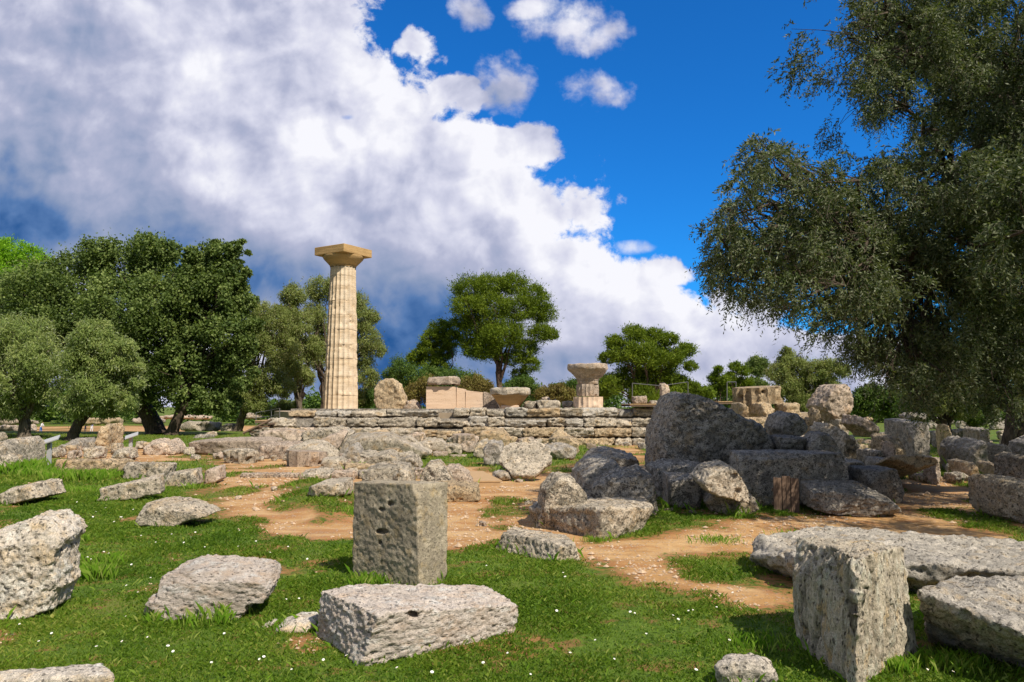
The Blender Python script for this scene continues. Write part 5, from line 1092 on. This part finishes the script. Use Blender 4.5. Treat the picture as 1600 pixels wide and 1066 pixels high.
for b_ in big:
    e = Vector(b_[:3]); s_ = min((pt for p in mp for pt in p[4:]), key=lambda c: (c - e).length + .4 * max(0, (e.x - c.x)))
    p, q = limb(r, s_, e, .060, .012, .14, 6); lst.append((p, q))
    for _ in range(6):
        v = Vector((r.gauss(0, 1), r.gauss(0, 1), r.gauss(0, .8))).normalized() * b_[3] * r.uniform(.6, 1.1); lst.append(limb(r, p[r.choice((3, 4, 5, 6))], e + v, .012, .004, .12, 4))
link('trunk', tubes_mesh('trunk', lst, 7), M['bark'], o)

# ------------------------------------------------------------ grass, weeds, flowers, gravel
rs = np.random.default_rng(12)
def scatter(n_, ymin, ymax, pw=1.0, side=.72):
    """ground points, thinner with distance"""
    y = (ymin ** (2 - pw) + rs.random(n_) * (ymax ** (2 - pw) - ymin ** (2 - pw))) ** (1 / (2 - pw)) if pw != 2 else ymin * (ymax / ymin) ** rs.random(n_)
    x = rs.uniform(-side, side, n_) * y; return x, y
def blades(x, y, h, w, lean, tint, tri=True):
    n_ = len(x); z = gheight(x, y) - .004; a = rs.uniform(0, 2 * np.pi, n_); dx, dy = np.cos(a), np.sin(a); b = rs.uniform(0, 2 * np.pi, n_); lx, ly = np.cos(b) * lean * h, np.sin(b) * lean * h
    B0 = np.stack([x - dx * w / 2, y - dy * w / 2, z], 1); B1 = np.stack([x + dx * w / 2, y + dy * w / 2, z], 1)
    M1 = np.stack([x + dx * w * .35 + lx * .35, y + dy * w * .35 + ly * .35, z + h * .6], 1); T = np.stack([x + lx, y + ly, z + h * rs.uniform(.8, 1.0, n_)], 1)
    V_ = np.stack([B0, B1, M1, T], 1).reshape(-1, 3); return V_, np.arange(n_ * 4).reshape(-1, 4), np.repeat(tint, 4)
NG = 520000; x, y = scatter(NG, 4.2, 20, 1.55); P = np.stack([x, y, 0 * x], 1)
dm_ = dirt_amount(x, y); pn = fbm(P * 2.2, 3, 41); keep = rs.random(NG) < np.clip(np.maximum(.84 + pn * .5, .4) - dm_ * 1.6, 0.0, 1); pn2 = fbm(P * .8, 3, 52)
x, y, pn, pn2, P = x[keep], y[keep], pn[keep], pn2[keep], P[keep]; k_ = (y / 6) ** .55
h = (.016 + .020 * rs.random(len(x)) + .010 * np.clip(pn, -1, 1.5)) * k_; h = np.clip(h, .008, .10); w = .0075 * k_ * rs.uniform(.6, 1.6, len(x))
tint = np.clip(.40 + pn2 * .3 + rs.normal(0, .2, len(x)), 0, 1); V_, Fc, T = blades(x, y, h, w, rs.uniform(.2, 1.4, len(x)), tint)
tag(link('grass', np_mesh('grass', V_, Fc, False, {'tint': T}), M['grass']), 'short green turf growing over the lawn in front of the ruins', 'grass', kind='stuff')
# clover-like broad leaves
NC = 170000; x, y = scatter(NC, 4.2, 14, 1.7); P = np.stack([x, y, 0 * x], 1); dm_ = dirt_amount(x, y); keep = (rs.random(NC) < np.clip(.9 - dm_ * 2, 0, 1)) & (fbm(P * 1.4, 3, 63) > -.25); x, y = x[keep], y[keep]; n_ = len(x)
k_ = (y / 6) ** .5; C = np.stack([x, y, gheight(x, y) + rs.uniform(.008, .034, n_) * k_], 1)
V_, Fc, T = leaves(rs, C, np.tile([0, 0, 1.4], (n_, 1)), 1.0, 1.0, 'leaf', np.clip(.35 + rs.normal(0, .22, n_), 0, 1))
ce = V_.reshape(-1, 4, 3).mean(1, keepdims=True); V_ = (ce + (V_.reshape(-1, 4, 3) - ce) * (np.array(k_)[:, None, None] * .020 * rs.gamma(5, .17, n_)[:, None, None])); V_[:, :, :] = V_; V_ = V_.reshape(-1, 3)
tag(link('clover', np_mesh('clover', V_, Fc, False, {'tint': T}), M['grass']), 'low broad leaved weeds mixed through the turf', 'weeds', kind='stuff')
# tall tufts
TF = [(-20, 735, 60, .34, 900), (25, 742, 50, .36, 900), (60, 745, 30, .22, 400), (100, 752, 30, .24, 500), (135, 752, 30, .26, 500), (165, 748, 25, .24, 420), (185, 735, 18, .22, 250), (120, 768, 40, .12, 500), (150, 905, 26, .17, 330), (165, 880, 20, .12, 200),
      (130, 850, 10, .12, 90), (240, 975, 14, .10, 70), (300, 978, 26, .14, 60), (345, 976, 22, .17, 50), (585, 912, 34, .11, 200), (560, 918, 14, .10, 90), (640, 925, 20, .07, 80), (675, 762, 18, .16, 160), (705, 765, 14, .12, 100), (245, 770, 18, .2, 60), (300, 764, 14, .16, 60),
      (1120, 845, 40, .08, 260), (1480, 1045, 60, .10, 400), (1400, 1050, 30, .10, 200), (1180, 1010, 60, .09, 220), (1300, 915, 40, .07, 160), (930, 848, 20, .09, 120), (560, 805, 30, .12, 200), (1240, 838, 30, .10, 60), (1350, 700, 18, .22, 260), (1335, 712, 14, .2, 120), (505, 742, 8, .16, 60), (556, 740, 6, .3, 60), (980, 700, 20, .10, 80)]
vs = []; fs = []; ts = []; of = 0
for px, py, rp_, hh, c_ in TF:
    p = gnd(px, py); rad = rp_ * p.y / F; n_ = c_; x = p.x + rs.normal(0, .5, n_) * rad; y = p.y + rs.normal(0, .45, n_) * rad * .8
    v, f, t_ = blades(x, y, hh * rs.uniform(.5, 1.15, n_), np.full(n_, .0042 * (p.y / 6) ** .7), rs.uniform(.1, .7, n_), np.clip(.5 + rs.normal(0, .25, n_), 0, 1)); vs.append(v); fs.append(f + of); ts.append(t_); of += len(v)
Q = np.concatenate(RIM); n_ = len(Q); Q = Q + rs.normal(0, .035, (n_, 2)); dq = dirt_amount(Q[:, 0], Q[:, 1]); kq = rs.random(n_) < np.where(dq > .6, .12, .85); Q = Q[kq]; n_ = len(Q); kk = (Q[:, 1] / 6) ** .5
v, f, t_ = blades(Q[:, 0], Q[:, 1], rs.gamma(3, .017, n_) * kk, .0030 * kk, rs.uniform(.1, .9, n_), np.clip(.42 + rs.normal(0, .25, n_), 0, 1)); vs.append(v); fs.append(f + of); ts.append(t_); of += len(v)
x, y = scatter(4200, 4.3, 13, 1.5); kq = rs.random(len(x)) < .9 - dirt_amount(x, y); x, y = x[kq], y[kq]; n_ = len(x)
v, f, t_ = blades(x, y, rs.uniform(.025, .065, n_), np.full(n_, .0017), rs.uniform(.2, 1.2, n_), np.clip(.8 + rs.normal(0, .2, n_), 0, 1)); vs.append(v); fs.append(f + of); ts.append(t_); of += len(v)
tag(link('tall_grass', np_mesh('tall_grass', np.concatenate(vs), np.concatenate(fs), False, {'tint': np.concatenate(ts)}), M['tallgrass']), 'longer grass tufts at the feet of the stones', 'grass', kind='stuff')
# turf farther off, coarser
x, y = scatter(90000, 16, 46, 1.6); dm_ = dirt_amount(x, y); keep = rs.random(len(x)) < np.clip(.9 - dm_ * 1.9, 0, 1); keep &= ~((y > PY - .5) & (x > -13)); x, y = x[keep], y[keep]; n_ = len(x)
V_, Fc, T = blades(x, y, rs.uniform(.04, .10, n_), np.full(n_, .03), rs.uniform(.2, .9, n_), np.clip(.55 + rs.normal(0, .2, n_), 0, 1))
tag(link('far_grass', np_mesh('far_grass', V_, Fc, False, {'tint': T}), M['grass']), 'grass between the rubble and under the far trees', 'grass', kind='stuff')
# gravel
x, y = scatter(60000, 4.5, 26, 1.5); dm_ = dirt_amount(x, y); P = np.stack([x, y, 0 * x], 1); keep = (rs.random(len(x)) < np.clip(dm_ - .15, 0, 1)) & (fbm(P * 1.1, 3, 88) > -.1); x, y = x[keep], y[keep]; n_ = len(x)
s_ = rs.gamma(1.6, .0052, n_) * (y / 8) ** .4 + .003; C = np.stack([x, y, gheight(x, y) + s_ * .2], 1); oc = np.array([[1, 0, 0], [0, 1, 0], [-1, 0, 0], [0, -1, 0], [0, 0, .7], [0, 0, -.7]], float)
V_ = C[:, None, :] + oc[None] * s_[:, None, None] * rs.uniform(.6, 1.3, (n_, 6, 1)); f8 = np.array([(0, 1, 4), (1, 2, 4), (2, 3, 4), (3, 0, 4), (1, 0, 5), (2, 1, 5), (3, 2, 5), (0, 3, 5)])
M['gravel'] = simple('pale_gravel', (.50, .37, .25), .9, 0, .4, 30)
tag(link('gravel', np_mesh('gravel', V_.reshape(-1, 3), (np.arange(n_)[:, None, None] * 6 + f8[None]).reshape(-1, 3)), M['gravel']), 'loose pale gravel scattered over the earth path', 'gravel', kind='stuff')
# daisies
def daisy_mesh():
    bm = bmesh.new(); np_ = 11
    for i in range(np_):
        a = 2 * math.pi * i / np_; c, s_ = math.cos(a), math.sin(a); w = .0032
        q = [(c * .003 - s_ * w * .4, s_ * .003 + c * w * .4, 0), (c * .003 + s_ * w * .4, s_ * .003 - c * w * .4, 0), (c * .012 + s_ * w, s_ * .012 - c * w, .002), (c * .014, s_ * .014, .001), (c * .012 - s_ * w, s_ * .012 + c * w, .002)]
        bm.faces.new([bm.verts.new(p) for p in q])
    k0 = len(bm.faces); bmesh.ops.create_uvsphere(bm, u_segments=8, v_segments=5, radius=.0042, matrix=Matrix.Translation((0, 0, .001)) @ Matrix.Scale(.6, 4, (0, 0, 1)))
    bm.faces.ensure_lookup_table()
    for f in bm.faces[k0:]: f.material_index = 1
    k1 = len(bm.faces); v_, f_ = tube([(0, 0, 0), (.002, 0, -.02), (0, .002, -.045)], [.0010, .0010, .0012], 5); vv = [bm.verts.new(p) for p in v_]
    for q in f_:
        fc_ = bm.faces.new([vv[i] for i in q]); fc_.material_index = 2
    me = bpy.data.meshes.new('daisy'); bm.to_mesh(me); bm.free(); me.materials.append(M['petal']); me.materials.append(M['yolk']); me.materials.append(M['tallgrass']); return me
dme = daisy_mesh()
DS = [(196, 975), (190, 1012), (270, 1028), (262, 1019), (455, 1058), (543, 1018), (541, 1032), (525, 1005), (467, 945), (447, 947), (412, 1036), (405, 1040), (142, 882), (136, 879), (162, 870), (170, 872), (205, 890), (197, 925), (215, 937), (235, 912), (243, 855), (287, 855), (190, 812), (150, 803), (165, 797), (188, 812), (208, 800), (145, 812),
      (268, 842), (298, 846), (358, 834), (374, 833), (433, 838), (422, 870), (372, 858), (320, 860), (793, 1030), (891, 1030), (985, 967), (992, 969), (1052, 973), (1060, 977), (1076, 966), (1083, 965), (1108, 995), (883, 910), (880, 903), (1088, 1058), (829, 1063), (755, 1045), (1140, 1010), (1320, 1062), (1490, 1062), (1450, 1058), (620, 1052), (675, 1060), (80, 1000), (60, 1012), (30, 985),
      (330, 1045), (350, 1000), (150, 1020), (230, 1005), (120, 790), (178, 820), (220, 845), (305, 838), (400, 850), (450, 860), (480, 880), (505, 1040), (930, 1010), (960, 1040), (1010, 1000), (870, 965), (710, 935), (760, 895), (1120, 960), (1145, 935)]
for i, (px, py) in enumerate(DS):
    p = gnd(px, py); q = bpy.data.objects.new('daisy', dme); COL.objects.link(q); q.location = (p.x, p.y, gz(p.x, p.y) + .042 * (.9 + .25 * (p.y > 6)))
    s_ = rnd.uniform(.5, .85) * (1 + .04 * max(0, p.y - 6)); q.scale = (s_,) * 3; q.rotation_euler = (rnd.uniform(.15, .6), rnd.uniform(-.3, .3), rnd.uniform(-.5, .5)); tag(q, 'small white daisy with a yellow centre open in the short grass', 'daisy', 'daisies dotted over the lawn')
